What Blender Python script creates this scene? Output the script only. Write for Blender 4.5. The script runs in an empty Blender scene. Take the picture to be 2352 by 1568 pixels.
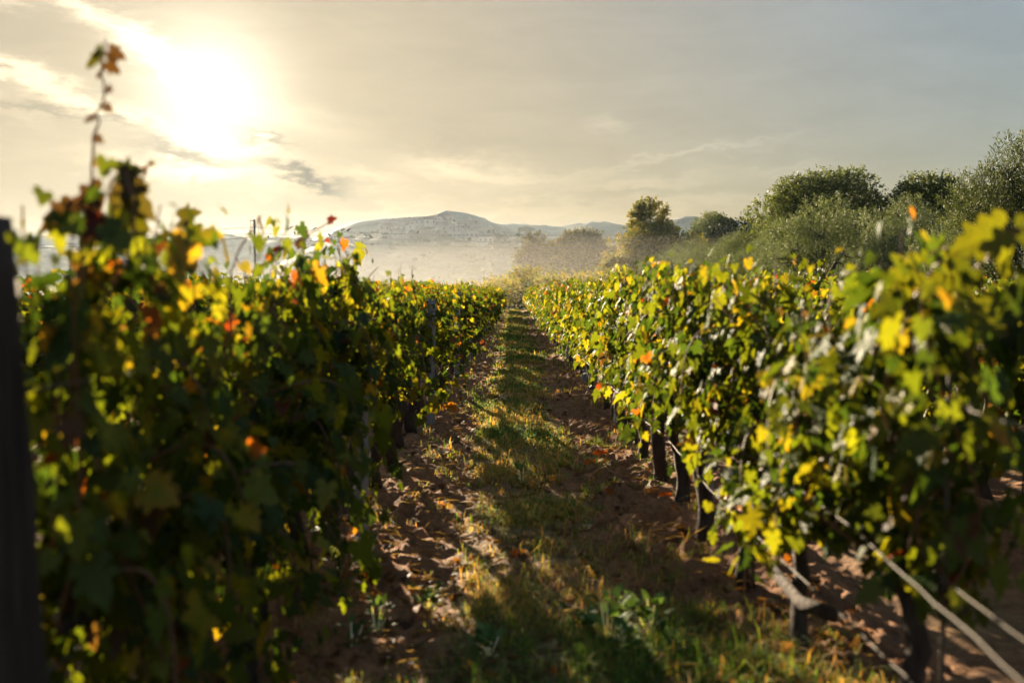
import bpy, math, random
import numpy as np
from mathutils import Vector, Matrix

R = math.radians
scene = bpy.context.scene
col = scene.collection

# ------------------------------------------------------------------ camera
CAM_H = 1.5
FPX = 2287.0                      # focal length in pixels of a 2352 px wide view (35 mm on 36 mm)
cam_d = bpy.data.cameras.new('camera')
cam = bpy.data.objects.new('camera', cam_d)
col.objects.link(cam)
cam_d.lens = 35.0
cam_d.sensor_width = 36.0
cam_d.clip_start = 0.05
cam_d.clip_end = 6000.0
cam.location = (0.0, 0.0, CAM_H)
cam.rotation_euler = (R(90.0 - 2.98), 0.0, R(0.1))
cam_d.dof.use_dof = True
cam_d.dof.focus_distance = 17.0
cam_d.dof.aperture_fstop = 1.7
cam_d.dof.aperture_blades = 9
scene.camera = cam

# ------------------------------------------------------------------ light
SUN_EL, SUN_AZ = 10.6, -16.75      # degrees; azimuth from +Y, negative to the left
scene.view_settings.view_transform = 'Standard'
scene.view_settings.look = 'None'
scene.view_settings.gamma = 1.0
scene.view_settings.exposure = 2.5
scene.cycles.use_denoising = True
scene.cycles.max_bounces = 8
scene.cycles.diffuse_bounces = 3
scene.cycles.glossy_bounces = 2
scene.cycles.transmission_bounces = 5
scene.cycles.transparent_max_bounces = 8
scene.cycles.volume_bounces = 0
scene.cycles.sample_clamp_indirect = 6.0

sd = Vector((math.sin(R(SUN_AZ)) * math.cos(R(SUN_EL)), math.cos(R(SUN_AZ)) * math.cos(R(SUN_EL)), math.sin(R(SUN_EL))))
sun_d = bpy.data.lights.new('sun', 'SUN')
sun_d.energy = 5.0
sun_d.angle = R(0.6)
sun_d.color = (1.0, 0.80, 0.55)
sun = bpy.data.objects.new('sun', sun_d)
col.objects.link(sun)
sun.rotation_euler = sd.to_track_quat('Z', 'Y').to_euler()
sun.location = (-30, 100, 60)

SKY_GAIN, SKY_LIMIT = 2.6, 1.5
world = bpy.data.worlds.new('World')
scene.world = world
world.use_nodes = True


def build_world():
    nt = world.node_tree
    nt.nodes.clear()
    L = nt.links.new

    def val(v):
        return v

    def put(sock, v):
        if hasattr(v, 'is_output'):
            L(v, sock)
        else:
            sock.default_value = v

    def m(op, a, b=0.0, c=0.0, clamp=False):
        n = nt.nodes.new('ShaderNodeMath')
        n.operation = op
        n.use_clamp = clamp
        put(n.inputs[0], a)
        put(n.inputs[1], b)
        put(n.inputs[2], c)
        return n.outputs[0]

    out = nt.nodes.new('ShaderNodeOutputWorld')
    bg = nt.nodes.new('ShaderNodeBackground')
    bg.inputs['Strength'].default_value = 0.05
    sky = nt.nodes.new('ShaderNodeTexSky')
    sky.sky_type = 'NISHITA'
    sky.sun_disc = False
    sky.sun_elevation = R(SUN_EL)
    sky.sun_rotation = R(SUN_AZ)
    sky.air_density = 1.0
    sky.dust_density = 2.0
    sky.ozone_density = 1.0
    tc = nt.nodes.new('ShaderNodeTexCoord')
    sep = nt.nodes.new('ShaderNodeSeparateXYZ')
    L(tc.outputs['Generated'], sep.inputs[0])
    x, y, z = sep.outputs
    az = m('ARCTAN2', x, y)
    el = m('ARCSINE', z)

    def noise(u, v, su, sv, seed, detail=6.0, rough=0.6, dist=0.0):
        cb = nt.nodes.new('ShaderNodeCombineXYZ')
        L(m('MULTIPLY', u, su), cb.inputs[0])
        L(m('MULTIPLY', v, sv), cb.inputs[1])
        cb.inputs[2].default_value = seed
        n = nt.nodes.new('ShaderNodeTexNoise')
        L(cb.outputs[0], n.inputs['Vector'])
        n.inputs['Scale'].default_value = 1.0
        n.inputs['Detail'].default_value = detail
        n.inputs['Roughness'].default_value = rough
        n.inputs['Distortion'].default_value = dist
        return n.outputs[0]

    def rot(a0, e0, ang):
        ca, sa = math.cos(R(ang)), math.sin(R(ang))
        da = m('SUBTRACT', az, a0)
        de = m('SUBTRACT', el, e0)
        u = m('ADD', m('MULTIPLY', da, ca), m('MULTIPLY', de, sa))
        v = m('ADD', m('MULTIPLY', da, -sa), m('MULTIPLY', de, ca))
        return u, v

    wob = m('MULTIPLY', m('SUBTRACT', noise(az, el, 14, 40, 3.3, 5), 0.5), 0.05)
    wob2 = m('MULTIPLY', m('SUBTRACT', noise(az, el, 30, 90, 8.1, 5, 0.65), 0.5), 0.030)

    def streak(px, py, length, thick, ang, amt):
        """a soft cloud bank in sky angles (azimuth, elevation)"""
        u, v = rot((px - 1180) / FPX, (665 - py) / FPX, ang)
        v = m('ADD', v, m('ADD', wob, wob2))
        u = m('DIVIDE', u, length / FPX)
        v = m('DIVIDE', v, thick / FPX)
        r2 = m('ADD', m('MULTIPLY', u, u), m('MULTIPLY', v, v))
        g = m('EXPONENT', m('MULTIPLY', r2, -1.0))
        return m('MULTIPLY', g, amt)

    def total(lst):
        t = None
        for s in lst:
            g = streak(*s)
            t = g if t is None else m('ADD', t, g)
        return t

    lights = total([
        (120, 78, 190, 18, -2, 0.40), (300, 105, 130, 22, -24, 0.45), (390, 170, 120, 28, -30, 0.6),
        (60, 205, 130, 18, -20, 0.55), (230, 265, 190, 22, -20, 0.6), (40, 262, 110, 20, -24, 0.35), (470, 410, 190, 18, -6, 0.5),
        (560, 365, 140, 22, -10, 0.35), (1000, 388, 90, 26, -6, 0.26), (1130, 405, 140, 32, -5, 0.30),
        (860, 425, 110, 22, -8, 0.24), (1390, 292, 50, 18, 4, 0.18), (1560, 365, 260, 10, 9, 0.16), (1480, 425, 160, 20, 3, 0.15), (900, 480, 140, 12, 4, 0.18),
        (1780, 400, 90, 12, 0, 0.12), (720, 300, 130, 30, -10, 0.14), (1650, 470, 260, 18, 2, 0.12), (1160, 490, 190, 16, 2, 0.16)])
    darks = total([
        (450, 372, 105, 17, -16, 0.34), (335, 315, 80, 12, -14, 0.30), (700, 412, 100, 15, -13, 0.42), (745, 432, 50, 9, -13, 0.25),
        (630, 345, 55, 8, -8, 0.26), (120, 292, 150, 11, -5, 0.24), (60, 235, 90, 9, -12, 0.16), (1450, 455, 190, 12, 1, 0.07),
        (1180, 430, 150, 10, -3, 0.06), (1000, 330, 300, 40, -5, 0.03)])
    fine = noise(az, el, 9, 38, 11.0, 8, 0.62, 0.4)
    veil = m('MULTIPLY', m('SUBTRACT', fine, 0.5), 0.34)
    tex = m('ADD', 0.55, m('MULTIPLY', noise(az, el, 22, 70, 5.0, 7, 0.62), 0.9))
    gain = m('ADD', 1.0, m('ADD', m('MULTIPLY', m('MULTIPLY', lights, 1.5), tex), veil))
    gain = m('MULTIPLY', gain, m('SUBTRACT', 1.0, m('MULTIPLY', m('MULTIPLY', darks, 1.5), tex)))
    gain = m('MAXIMUM', gain, 0.3)
    # sky colour desaturated a little
    hsv = nt.nodes.new('ShaderNodeHueSaturation')
    hsv.inputs['Saturation'].default_value = 0.98
    L(sky.outputs[0], hsv.inputs['Color'])
    mul = nt.nodes.new('ShaderNodeMix')
    mul.data_type = 'RGBA'
    mul.blend_type = 'MULTIPLY'
    mul.inputs[0].default_value = 1.0
    cb = nt.nodes.new('ShaderNodeCombineColor')
    for k in range(3):
        L(gain, cb.inputs[k])
    # tone curve on the sky colour: bright parts are held back
    bw = nt.nodes.new('ShaderNodeRGBToBW')
    L(hsv.outputs[0], bw.inputs[0])
    f = m('DIVIDE', SKY_GAIN, m('ADD', 1.0, m('DIVIDE', m('MULTIPLY', bw.outputs[0], SKY_GAIN), SKY_LIMIT)))
    sc = nt.nodes.new('ShaderNodeSeparateColor')
    L(hsv.outputs[0], sc.inputs[0])
    cc = nt.nodes.new('ShaderNodeCombineColor')
    for k in range(3):
        L(m('MULTIPLY', m('MULTIPLY', sc.outputs[k], f), (0.935, 0.96, 0.985)[k]), cc.inputs[k])
    # sun glow painted into the sky colour, fading away from the sun
    dt = nt.nodes.new('ShaderNodeVectorMath')
    dt.operation = 'DOT_PRODUCT'
    L(tc.outputs['Generated'], dt.inputs[0])
    dt.inputs[1].default_value = sd
    th = m('ARCCOSINE', m('MINIMUM', dt.outputs['Value'], 1.0))
    q = m('DIVIDE', th, R(3.3))
    ring = m('ADD', m('MULTIPLY', m('EXPONENT', m('MULTIPLY', m('MULTIPLY', q, q), -1.0)), 3.3),
             m('MULTIPLY', m('EXPONENT', m('DIVIDE', th, -R(10.0))), 1.0))
    cr = nt.nodes.new('ShaderNodeCombineColor')
    for k in range(3):
        L(m('MULTIPLY', ring, (1.0, 0.90, 0.68)[k]), cr.inputs[k])
    ad = nt.nodes.new('ShaderNodeMix')
    ad.data_type = 'RGBA'
    ad.blend_type = 'ADD'
    ad.inputs[0].default_value = 1.0
    L(cc.outputs[0], ad.inputs[6])
    L(cr.outputs[0], ad.inputs[7])
    L(ad.outputs[2], mul.inputs[6])
    L(cb.outputs[0], mul.inputs[7])
    L(mul.outputs[2], bg.inputs['Color'])
    L(bg.outputs[0], out.inputs['Surface'])


build_world()

# ------------------------------------------------------------------ helpers


def px(pxx, pyy, d):
    """world point that the 2352 px photograph shows at (pxx, pyy), d metres ahead"""
    return ((pxx - 1180) / FPX * d, d, CAM_H + (665 - pyy) / FPX * d)


def hash2(ix, iy, seed):
    h = (ix.astype(np.int64) * 374761393 + iy.astype(np.int64) * 668265263 + seed * 982451653) & 0xFFFFFFFF
    h = ((h ^ (h >> 13)) * 1274126177) & 0xFFFFFFFF
    h = h ^ (h >> 16)
    return (h & 0xFFFFFF) / float(0xFFFFFF)


def vnoise(x, y, seed=0):
    ix, iy = np.floor(x), np.floor(y)
    fx, fy = x - ix, y - iy
    fx = fx * fx * (3 - 2 * fx)
    fy = fy * fy * (3 - 2 * fy)
    a = hash2(ix, iy, seed)
    b = hash2(ix + 1, iy, seed)
    c = hash2(ix, iy + 1, seed)
    d = hash2(ix + 1, iy + 1, seed)
    return (a * (1 - fx) + b * fx) * (1 - fy) + (c * (1 - fx) + d * fx) * fy


def fbm(x, y, seed=0, octv=4, gain=0.5):
    t, amp, tot = 0.0, 1.0, 0.0
    for k in range(octv):
        t = t + amp * vnoise(x * 2.03 ** k + 17.3 * k, y * 2.03 ** k - 9.1 * k, seed + k)
        tot += amp
        amp *= gain
    return t / tot


class MB:
    """gathers triangles (with a colour per vertex) and links them as one mesh"""

    def __init__(self):
        self.V, self.F, self.C, self.M, self.n = [], [], [], [], 0

    def add(self, V, F, C=(1, 1, 1), mat=0):
        V = np.asarray(V, float).reshape(-1, 3)
        F = np.asarray(F, np.int64)
        if F.shape[1] == 4:
            F = np.concatenate([F[:, [0, 1, 2]], F[:, [0, 2, 3]]])
        C = np.asarray(C, float)
        if C.ndim == 1:
            C = np.repeat(C[None, :3], len(V), 0)
        self.V.append(V)
        self.F.append(F + self.n)
        self.C.append(C)
        self.M.append(np.full(len(F), mat, np.int32))
        self.n += len(V)
        return self

    def mesh(self, name, mats, smooth=True):
        V = np.concatenate(self.V)
        F = np.concatenate(self.F)
        C = np.concatenate(self.C)
        M = np.concatenate(self.M)
        me = bpy.data.meshes.new(name)
        me.vertices.add(len(V))
        me.vertices.foreach_set('co', V.astype(np.float32).ravel())
        me.loops.add(len(F) * 3)
        me.loops.foreach_set('vertex_index', F.astype(np.int32).ravel())
        me.polygons.add(len(F))
        me.polygons.foreach_set('loop_start', np.arange(0, len(F) * 3, 3, dtype=np.int32))
        me.polygons.foreach_set('loop_total', np.full(len(F), 3, np.int32))
        me.polygons.foreach_set('material_index', M)
        me.polygons.foreach_set('use_smooth', np.full(len(F), bool(smooth)))
        a = me.color_attributes.new('col', 'FLOAT_COLOR', 'POINT')
        a.data.foreach_set('color', np.concatenate([C, np.ones((len(C), 1))], 1).astype(np.float32).ravel())
        if not isinstance(mats, (list, tuple)):
            mats = [mats]
        for mm in mats:
            me.materials.append(mm)
        me.update(calc_edges=True)
        return me

    def build(self, name, mats, parent=None, smooth=True):
        return link(name, self.mesh(name, mats, smooth), parent)


def link(name, me, parent=None):
    o = bpy.data.objects.new(name, me)
    col.objects.link(o)
    if parent is not None:
        o.parent = parent
    return o


def tag(o, label=None, cat=None, group=None, kind=None):
    for k, v in (('label', label), ('category', cat), ('group', group), ('kind', kind)):
        if v:
            o[k] = v
    return o


def empty(name, loc=(0, 0, 0), rz=0.0, label=None, cat=None, group=None):
    o = bpy.data.objects.new(name, None)
    o.empty_display_size = 0.2
    col.objects.link(o)
    o.location = loc
    o.rotation_euler = (0, 0, rz)
    return tag(o, label, cat, group)


def copy_tree(o, parent=None):
    c = o.copy()
    col.objects.link(c)
    if parent is not None:
        c.parent = parent
    for ch in list(o.children):
        copy_tree(ch, c)
    return c


def unit(v):
    v = np.asarray(v, float)
    return v / np.maximum(np.linalg.norm(v, axis=-1, keepdims=True), 1e-9)


def tube(P, rad, sides=7, rough=0.0, rng=None, cap=True):
    """a tapering tube along points P"""
    P = np.asarray(P, float)
    n = len(P)
    rad = np.broadcast_to(np.asarray(rad, float), (n,))
    T = unit(np.gradient(P, axis=0))
    up = np.array([0, 0, 1.0]) if abs(T[:, 2]).mean() < 0.8 else np.array([1.0, 0, 0])
    A = unit(np.cross(T, up))
    B = np.cross(T, A)
    ang = np.linspace(0, 2 * np.pi, sides, endpoint=False)
    rr = rad[:, None] * np.ones(sides)[None]
    if rough and rng is not None:
        rr = rr * (1 + rough * (rng.random((n, sides)) - 0.5) * 2)
    V = P[:, None] + rr[..., None] * (np.cos(ang)[None, :, None] * A[:, None] + np.sin(ang)[None, :, None] * B[:, None])
    V = V.reshape(-1, 3)
    F = []
    for i in range(n - 1):
        for k in range(sides):
            k2 = (k + 1) % sides
            F.append((i * sides + k, i * sides + k2, (i + 1) * sides + k2, (i + 1) * sides + k))
    F = np.array(F)
    F = np.concatenate([F[:, [0, 1, 2]], F[:, [0, 2, 3]]])
    if cap:
        V = np.concatenate([V, P[:1], P[-1:]])
        c0, c1 = n * sides, n * sides + 1
        E = [(c0, (k + 1) % sides, k) for k in range(sides)] + [(c1, (n - 1) * sides + k, (n - 1) * sides + (k + 1) % sides) for k in range(sides)]
        F = np.concatenate([F, np.array(E)])
    return V, F


def box(c, s, rz=0.0):
    c = np.array(c, float)
    s = np.array(s, float) / 2
    V = np.array([[x, y, z] for x in (-1, 1) for y in (-1, 1) for z in (-1, 1)], float) * s
    ca, sa = math.cos(rz), math.sin(rz)
    V = np.stack([V[:, 0] * ca - V[:, 1] * sa, V[:, 0] * sa + V[:, 1] * ca, V[:, 2]], 1) + c
    F = np.array([(0, 1, 3, 2), (4, 6, 7, 5), (0, 4, 5, 1), (2, 3, 7, 6), (0, 2, 6, 4), (1, 5, 7, 3)])
    return V, F


# leaf outlines: x across, y towards the tip, stalk at the origin; z lifts
def vine_leaf_template():
    half = [(0.05, -0.03), (0.14, -0.20), (0.30, -0.20), (0.42, -0.10), (0.50, 0.06), (0.44, 0.12), (0.33, 0.17),
            (0.46, 0.26), (0.56, 0.42), (0.44, 0.46), (0.30, 0.45), (0.26, 0.52), (0.28, 0.66), (0.16, 0.78), (0.08, 0.90)]
    pts = [(0.0, 0.02)] + half + [(0.0, 1.0)] + [(-a, b) for a, b in reversed(half)]
    pts = np.array(pts)
    ring = len(pts)
    mid = np.array([(0.0, 0.30)])
    XY = np.concatenate([pts, mid])
    Z = 0.28 * np.abs(XY[:, 0]) - 0.42 * XY[:, 0] ** 2 - 0.22 * (XY[:, 1] - 0.25) ** 2 + 0.03 * np.sin(9 * XY[:, 1] + 5 * XY[:, 0])
    V = np.concatenate([XY, Z[:, None]], 1)
    F = np.array([(ring, k, (k + 1) % ring) for k in range(ring)])
    edge = np.ones(len(V))
    edge[-1] = 0
    edge[0] = 0.2
    return V, F, edge


def vine_leaf_mid():
    pts = np.array([(0, 0), (0.30, -0.18), (0.5, 0.08), (0.34, 0.18), (0.54, 0.42), (0.26, 0.52), (0, 1.0),
                    (-0.26, 0.52), (-0.54, 0.42), (-0.34, 0.18), (-0.5, 0.08), (-0.30, -0.18)])
    XY = np.concatenate([pts, [(0, 0.3)]])
    Z = 0.25 * np.abs(XY[:, 0]) - 0.3 * XY[:, 0] ** 2 - 0.22 * (XY[:, 1] - 0.25) ** 2
    V = np.concatenate([XY, Z[:, None]], 1)
    n = len(pts)
    edge = np.ones(len(V))
    edge[-1] = 0
    return V, np.array([(n, k, (k + 1) % n) for k in range(n)]), edge


def vine_leaf_low():
    V = np.array([(0, -0.1, 0), (0.5, 0.2, 0.05), (0, 1.0, -0.15), (-0.5, 0.2, 0.05)], float)
    return V, np.array([(0, 1, 2), (0, 2, 3)]), np.ones(4)


LEAF = {'hi': vine_leaf_template(), 'mid': vine_leaf_mid(), 'low': vine_leaf_low()}
_q = np.array([(-0.5, 0, 0), (0.5, 0, 0), (0.42, 0.55, 0.08), (0, 1, 0), (-0.42, 0.55, 0.08)], float)
LEAF['oval'] = (_q, np.array([(0, 1, 2), (0, 2, 4), (4, 2, 3)]), np.ones(5))
_q = np.array([(0, 0, 0), (0.5, 0.45, 0.04), (0, 1, -0.04), (-0.5, 0.45, 0.04)], float)
LEAF['lance'] = (_q, np.array([(0, 1, 2), (0, 2, 3)]), np.ones(4))


def leaves(P, T, N, S, kind, C, CE=None, width=1.0):
    """leaves at P (stalk end), tips along T, faces towards N, sizes S, colours C (edges CE)"""
    tv, tf, te = LEAF[kind]
    T = unit(T)
    N = unit(N - (N * T).sum(1, keepdims=True) * T)
    X = np.cross(T, N)
    S = S[:, None, None]
    V = P[:, None] + S * (tv[None, :, 0, None] * width * X[:, None] + tv[None, :, 1, None] * T[:, None] + tv[None, :, 2, None] * N[:, None])
    n, k = len(P), len(tv)
    F = (tf[None] + (np.arange(n) * k)[:, None, None]).reshape(-1, 3)
    if CE is None:
        CC = np.repeat(C[:, None], k, 1)
    else:
        CC = C[:, None] * (1 - te)[None, :, None] + CE[:, None] * te[None, :, None]
    return V.reshape(-1, 3), F, CC.reshape(-1, 3)


# ------------------------------------------------------------------ materials


def mat_new(name):
    m = bpy.data.materials.new(name)
    m.use_nodes = True
    nt = m.node_tree
    nt.nodes.clear()
    out = nt.nodes.new('ShaderNodeOutputMaterial')
    return m, nt, out


def leaf_mat(name, rough=0.4, trans=0.45, tint=(1.5, 1.35, 0.45), spec=0.5, bump=0.0, gloss=0.0):
    m, nt, out = mat_new(name)
    L = nt.links.new
    at = nt.nodes.new('ShaderNodeAttribute')
    at.attribute_name = 'col'
    p = nt.nodes.new('ShaderNodeBsdfPrincipled')
    p.inputs['Roughness'].default_value = rough
    p.inputs['Specular IOR Level'].default_value = spec
    L(at.outputs['Color'], p.inputs['Base Color'])
    if bump:
        tc = nt.nodes.new('ShaderNodeTexCoord')
        nz = nt.nodes.new('ShaderNodeTexNoise')
        nz.inputs['Scale'].default_value = bump
        nz.inputs['Detail'].default_value = 2
        L(tc.outputs['Object'], nz.inputs['Vector'])
        b = nt.nodes.new('ShaderNodeBump')
        b.inputs['Strength'].default_value = 0.9
        b.inputs['Distance'].default_value = 0.01
        L(nz.outputs[0], b.inputs['Height'])
        L(b.outputs[0], p.inputs['Normal'])
    t = nt.nodes.new('ShaderNodeBsdfTranslucent')
    mx = nt.nodes.new('ShaderNodeMix')
    mx.data_type = 'RGBA'
    mx.blend_type = 'MULTIPLY'
    mx.inputs[0].default_value = 1.0
    mx.inputs[7].default_value = (*tint, 1)
    mx.clamp_result = False
    L(at.outputs['Color'], mx.inputs[6])
    L(mx.outputs[2], t.inputs['Color'])
    ms = nt.nodes.new('ShaderNodeMixShader')
    ms.inputs[0].default_value = trans
    L(p.outputs[0], ms.inputs[1])
    L(t.outputs[0], ms.inputs[2])
    if gloss:
        gl = nt.nodes.new('ShaderNodeBsdfGlossy')
        gl.inputs['Roughness'].default_value = 0.30
        gl.inputs['Color'].default_value = (0.95, 0.98, 1.0, 1)
        if bump:
            L(b.outputs[0], gl.inputs['Normal'])
        mg = nt.nodes.new('ShaderNodeMixShader')
        mg.inputs[0].default_value = gloss
        L(ms.outputs[0], mg.inputs[1])
        L(gl.outputs[0], mg.inputs[2])
        ms = mg
    L(ms.outputs[0], out.inputs['Surface'])
    return m


def noise_mat(name, c1, c2, scale=8.0, rough=0.85, bump=0.4, stretch=(1, 1, 1), detail=6.0, dist=0.02, spec=0.3, metal=0.0):
    m, nt, out = mat_new(name)
    L = nt.links.new
    tc = nt.nodes.new('ShaderNodeTexCoord')
    mp = nt.nodes.new('ShaderNodeMapping')
    mp.inputs['Scale'].default_value = stretch
    L(tc.outputs['Object'], mp.inputs['Vector'])
    nz = nt.nodes.new('ShaderNodeTexNoise')
    nz.inputs['Scale'].default_value = scale
    nz.inputs['Detail'].default_value = detail
    nz.inputs['Roughness'].default_value = 0.65
    L(mp.outputs[0], nz.inputs['Vector'])
    cr = nt.nodes.new('ShaderNodeValToRGB')
    cr.color_ramp.elements[0].position = 0.3
    cr.color_ramp.elements[1].position = 0.7
    cr.color_ramp.elements[0].color = (*c1, 1)
    cr.color_ramp.elements[1].color = (*c2, 1)
    L(nz.outputs[0], cr.inputs[0])
    p = nt.nodes.new('ShaderNodeBsdfPrincipled')
    p.inputs['Roughness'].default_value = rough
    p.inputs['Specular IOR Level'].default_value = spec
    p.inputs['Metallic'].default_value = metal
    L(cr.outputs[0], p.inputs['Base Color'])
    if bump:
        b = nt.nodes.new('ShaderNodeBump')
        b.inputs['Strength'].default_value = bump
        b.inputs['Distance'].default_value = dist
        L(nz.outputs[0], b.inputs['Height'])
        L(b.outputs[0], p.inputs['Normal'])
    L(p.outputs[0], out.inputs['Surface'])
    return m


def attr_mat(name, rough=0.9, spec=0.2):
    m, nt, out = mat_new(name)
    at = nt.nodes.new('ShaderNodeAttribute')
    at.attribute_name = 'col'
    nz = nt.nodes.new('ShaderNodeTexNoise')
    nz.inputs['Scale'].default_value = 0.35
    nz.inputs['Detail'].default_value = 5
    tc = nt.nodes.new('ShaderNodeTexCoord')
    nt.links.new(tc.outputs['Object'], nz.inputs['Vector'])
    mr = nt.nodes.new('ShaderNodeMapRange')
    mr.inputs[1].default_value = 0.3
    mr.inputs[2].default_value = 0.7
    mr.inputs[3].default_value = 0.7
    mr.inputs[4].default_value = 1.3
    nt.links.new(nz.outputs[0], mr.inputs[0])
    mx = nt.nodes.new('ShaderNodeMix')
    mx.data_type = 'RGBA'
    mx.blend_type = 'MULTIPLY'
    mx.inputs[0].default_value = 1
    cb = nt.nodes.new('ShaderNodeCombineColor')
    for k in range(3):
        nt.links.new(mr.outputs[0], cb.inputs[k])
    nt.links.new(at.outputs['Color'], mx.inputs[6])
    nt.links.new(cb.outputs[0], mx.inputs[7])
    p = nt.nodes.new('ShaderNodeBsdfPrincipled')
    p.inputs['Roughness'].default_value = rough
    p.inputs['Specular IOR Level'].default_value = spec
    nt.links.new(mx.outputs[2], p.inputs['Base Color'])
    nt.links.new(p.outputs[0], out.inputs['Surface'])
    return m


M_VINE = leaf_mat('vine_leaf', rough=0.7, trans=0.50, tint=(1.5, 1.36, 0.38), spec=0.0, bump=75.0, gloss=0.011)
M_TREE = leaf_mat('tree_leaf', rough=0.65, trans=0.32, tint=(1.5, 1.35, 0.5), spec=0.15)
M_OLIVE = leaf_mat('olive_leaf', rough=0.62, trans=0.28, tint=(1.3, 1.25, 0.6), spec=0.18)
M_GRASS = leaf_mat('grass_blade', rough=0.7, trans=0.40, tint=(1.5, 1.4, 0.5), spec=0.1)
M_BARK = noise_mat('vine_bark', (0.022, 0.015, 0.011), (0.085, 0.060, 0.042), 26, 0.9, 0.9, (1, 1, 0.22))
M_TBARK = noise_mat('tree_bark', (0.03, 0.024, 0.018), (0.10, 0.08, 0.06), 9, 0.9, 0.8, (1, 1, 0.3), dist=0.05)
M_CANE = noise_mat('cane_bark', (0.10, 0.045, 0.02), (0.20, 0.10, 0.05), 30, 0.6, 0.2, (1, 1, 0.3))
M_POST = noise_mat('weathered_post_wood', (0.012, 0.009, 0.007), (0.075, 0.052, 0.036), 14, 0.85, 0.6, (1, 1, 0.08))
M_GREY = noise_mat('grey_concrete', (0.20, 0.19, 0.19), (0.32, 0.31, 0.30), 20, 0.85, 0.2)
M_WIRE = noise_mat('tan_wire', (0.06, 0.048, 0.036), (0.15, 0.12, 0.09), 40, 0.7, 0.2, spec=0.2)
M_DRIP = noise_mat('drip_tube_plastic', (0.05, 0.04, 0.033), (0.11, 0.09, 0.07), 25, 0.75, 0.1, spec=0.2)
M_CABLE = noise_mat('power_cable', (0.02, 0.02, 0.022), (0.04, 0.04, 0.045), 10, 0.6, 0.0)
M_POLE = noise_mat('pole_concrete', (0.10, 0.095, 0.09), (0.16, 0.15, 0.14), 3, 0.85, 0.1)
M_GLASSINS = noise_mat('insulator_glaze', (0.05, 0.035, 0.03), (0.10, 0.07, 0.06), 20, 0.25, 0.0, spec=0.6)
M_BIRD = noise_mat('dark_feathers', (0.015, 0.014, 0.015), (0.04, 0.036, 0.035), 60, 0.7, 0.1)
M_WALL = noise_mat('plaster_wall', (0.50, 0.43, 0.34), (0.62, 0.54, 0.44), 0.6, 0.9, 0.1)
M_STONE = noise_mat('village_stone', (0.34, 0.29, 0.23), (0.46, 0.40, 0.33), 1.2, 0.9, 0.3)
M_TILE = noise_mat('clay_roof', (0.15, 0.10, 0.07), (0.22, 0.15, 0.11), 2.0, 0.85, 0.3)
M_PANE = noise_mat('window_dark', (0.22, 0.20, 0.17), (0.28, 0.25, 0.22), 2.0, 0.25, 0.0, spec=0.6)
M_FOREST = attr_mat('forest_hillside')


def ground_mat():
    m, nt, out = mat_new('vineyard_soil')
    L = nt.links.new
    at = nt.nodes.new('ShaderNodeAttribute')
    at.attribute_name = 'col'
    tc = nt.nodes.new('ShaderNodeTexCoord')

    def nz(scale, detail=6.0, rough=0.65):
        n = nt.nodes.new('ShaderNodeTexNoise')
        n.inputs['Scale'].default_value = scale
        n.inputs['Detail'].default_value = detail
        n.inputs['Roughness'].default_value = rough
        L(tc.outputs['Object'], n.inputs['Vector'])
        return n.outputs[0]

    def mul(a, fac_sock, lo, hi, i0=0.3, i1=0.7):
        mr = nt.nodes.new('ShaderNodeMapRange')
        mr.inputs[1].default_value = i0
        mr.inputs[2].default_value = i1
        mr.inputs[3].default_value = lo
        mr.inputs[4].default_value = hi
        L(fac_sock, mr.inputs[0])
        cb = nt.nodes.new('ShaderNodeCombineColor')
        for k in range(3):
            L(mr.outputs[0], cb.inputs[k])
        x = nt.nodes.new('ShaderNodeMix')
        x.data_type = 'RGBA'
        x.blend_type = 'MULTIPLY'
        x.inputs[0].default_value = 1
        L(a, x.inputs[6])
        L(cb.outputs[0], x.inputs[7])
        return x.outputs[2]
    n1, n2 = nz(2.2), nz(28.0, 8.0, 0.7)
    c = mul(at.outputs['Color'], n1, 0.72, 1.25)
    c = mul(c, n2, 0.55, 1.4)
    p = nt.nodes.new('ShaderNodeBsdfPrincipled')
    p.inputs['Roughness'].default_value = 0.95
    p.inputs['Specular IOR Level'].default_value = 0.15
    L(c, p.inputs['Base Color'])
    b = nt.nodes.new('ShaderNodeBump')
    b.inputs['Strength'].default_value = 0.9
    b.inputs['Distance'].default_value = 0.035
    L(n2, b.inputs['Height'])
    L(b.outputs[0], p.inputs['Normal'])
    L(p.outputs[0], out.inputs['Surface'])
    return m


M_GROUND = ground_mat()

# ------------------------------------------------------------------ ground
ROW_L, ROW_R = -1.02, 1.14
ROWS = [ROW_L + 2.16 * k for k in range(-5, 7)]
ROW_END = 72.0


def ground_h(x, y):
    near = np.clip((90 - y) / 12, 0, 1) * np.clip((14 - np.abs(x)) / 2, 0, 1)
    u = np.mod(x - ROW_L + 1.08, 2.16) - 1.08          # offset from the closest row
    au = np.abs(u)
    mound = 0.055 * np.exp(-(u / 0.32) ** 2)
    tilled = np.clip((0.78 - au) / 0.35, 0, 1) * np.clip((au - 0.02) / 0.1, 0.4, 1)
    n1 = fbm(x * 3.1, y * 2.3, 5, 5, 0.55)
    rid = 1 - np.abs(2 * fbm(x * 5.0 + 0.7 * n1, y * 3.2, 21, 4, 0.6) - 1)
    clod = (rid - 0.72) * 0.22 * tilled
    fine = (fbm(x * 14, y * 12, 44, 3) - 0.5) * 0.035
    low = (fbm(x * 0.8, y * 0.5, 61, 3) - 0.5) * 0.09
    track = -0.03 * np.exp(-((au - 0.62) / 0.13) ** 2)
    return near * (mound + clod + fine + low + track)


def grow(a, b, step, f):
    out, s = [a], step
    while out[-1] < b:
        out.append(out[-1] + s)
        s *= f
    out[-1] = b
    return out


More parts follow.
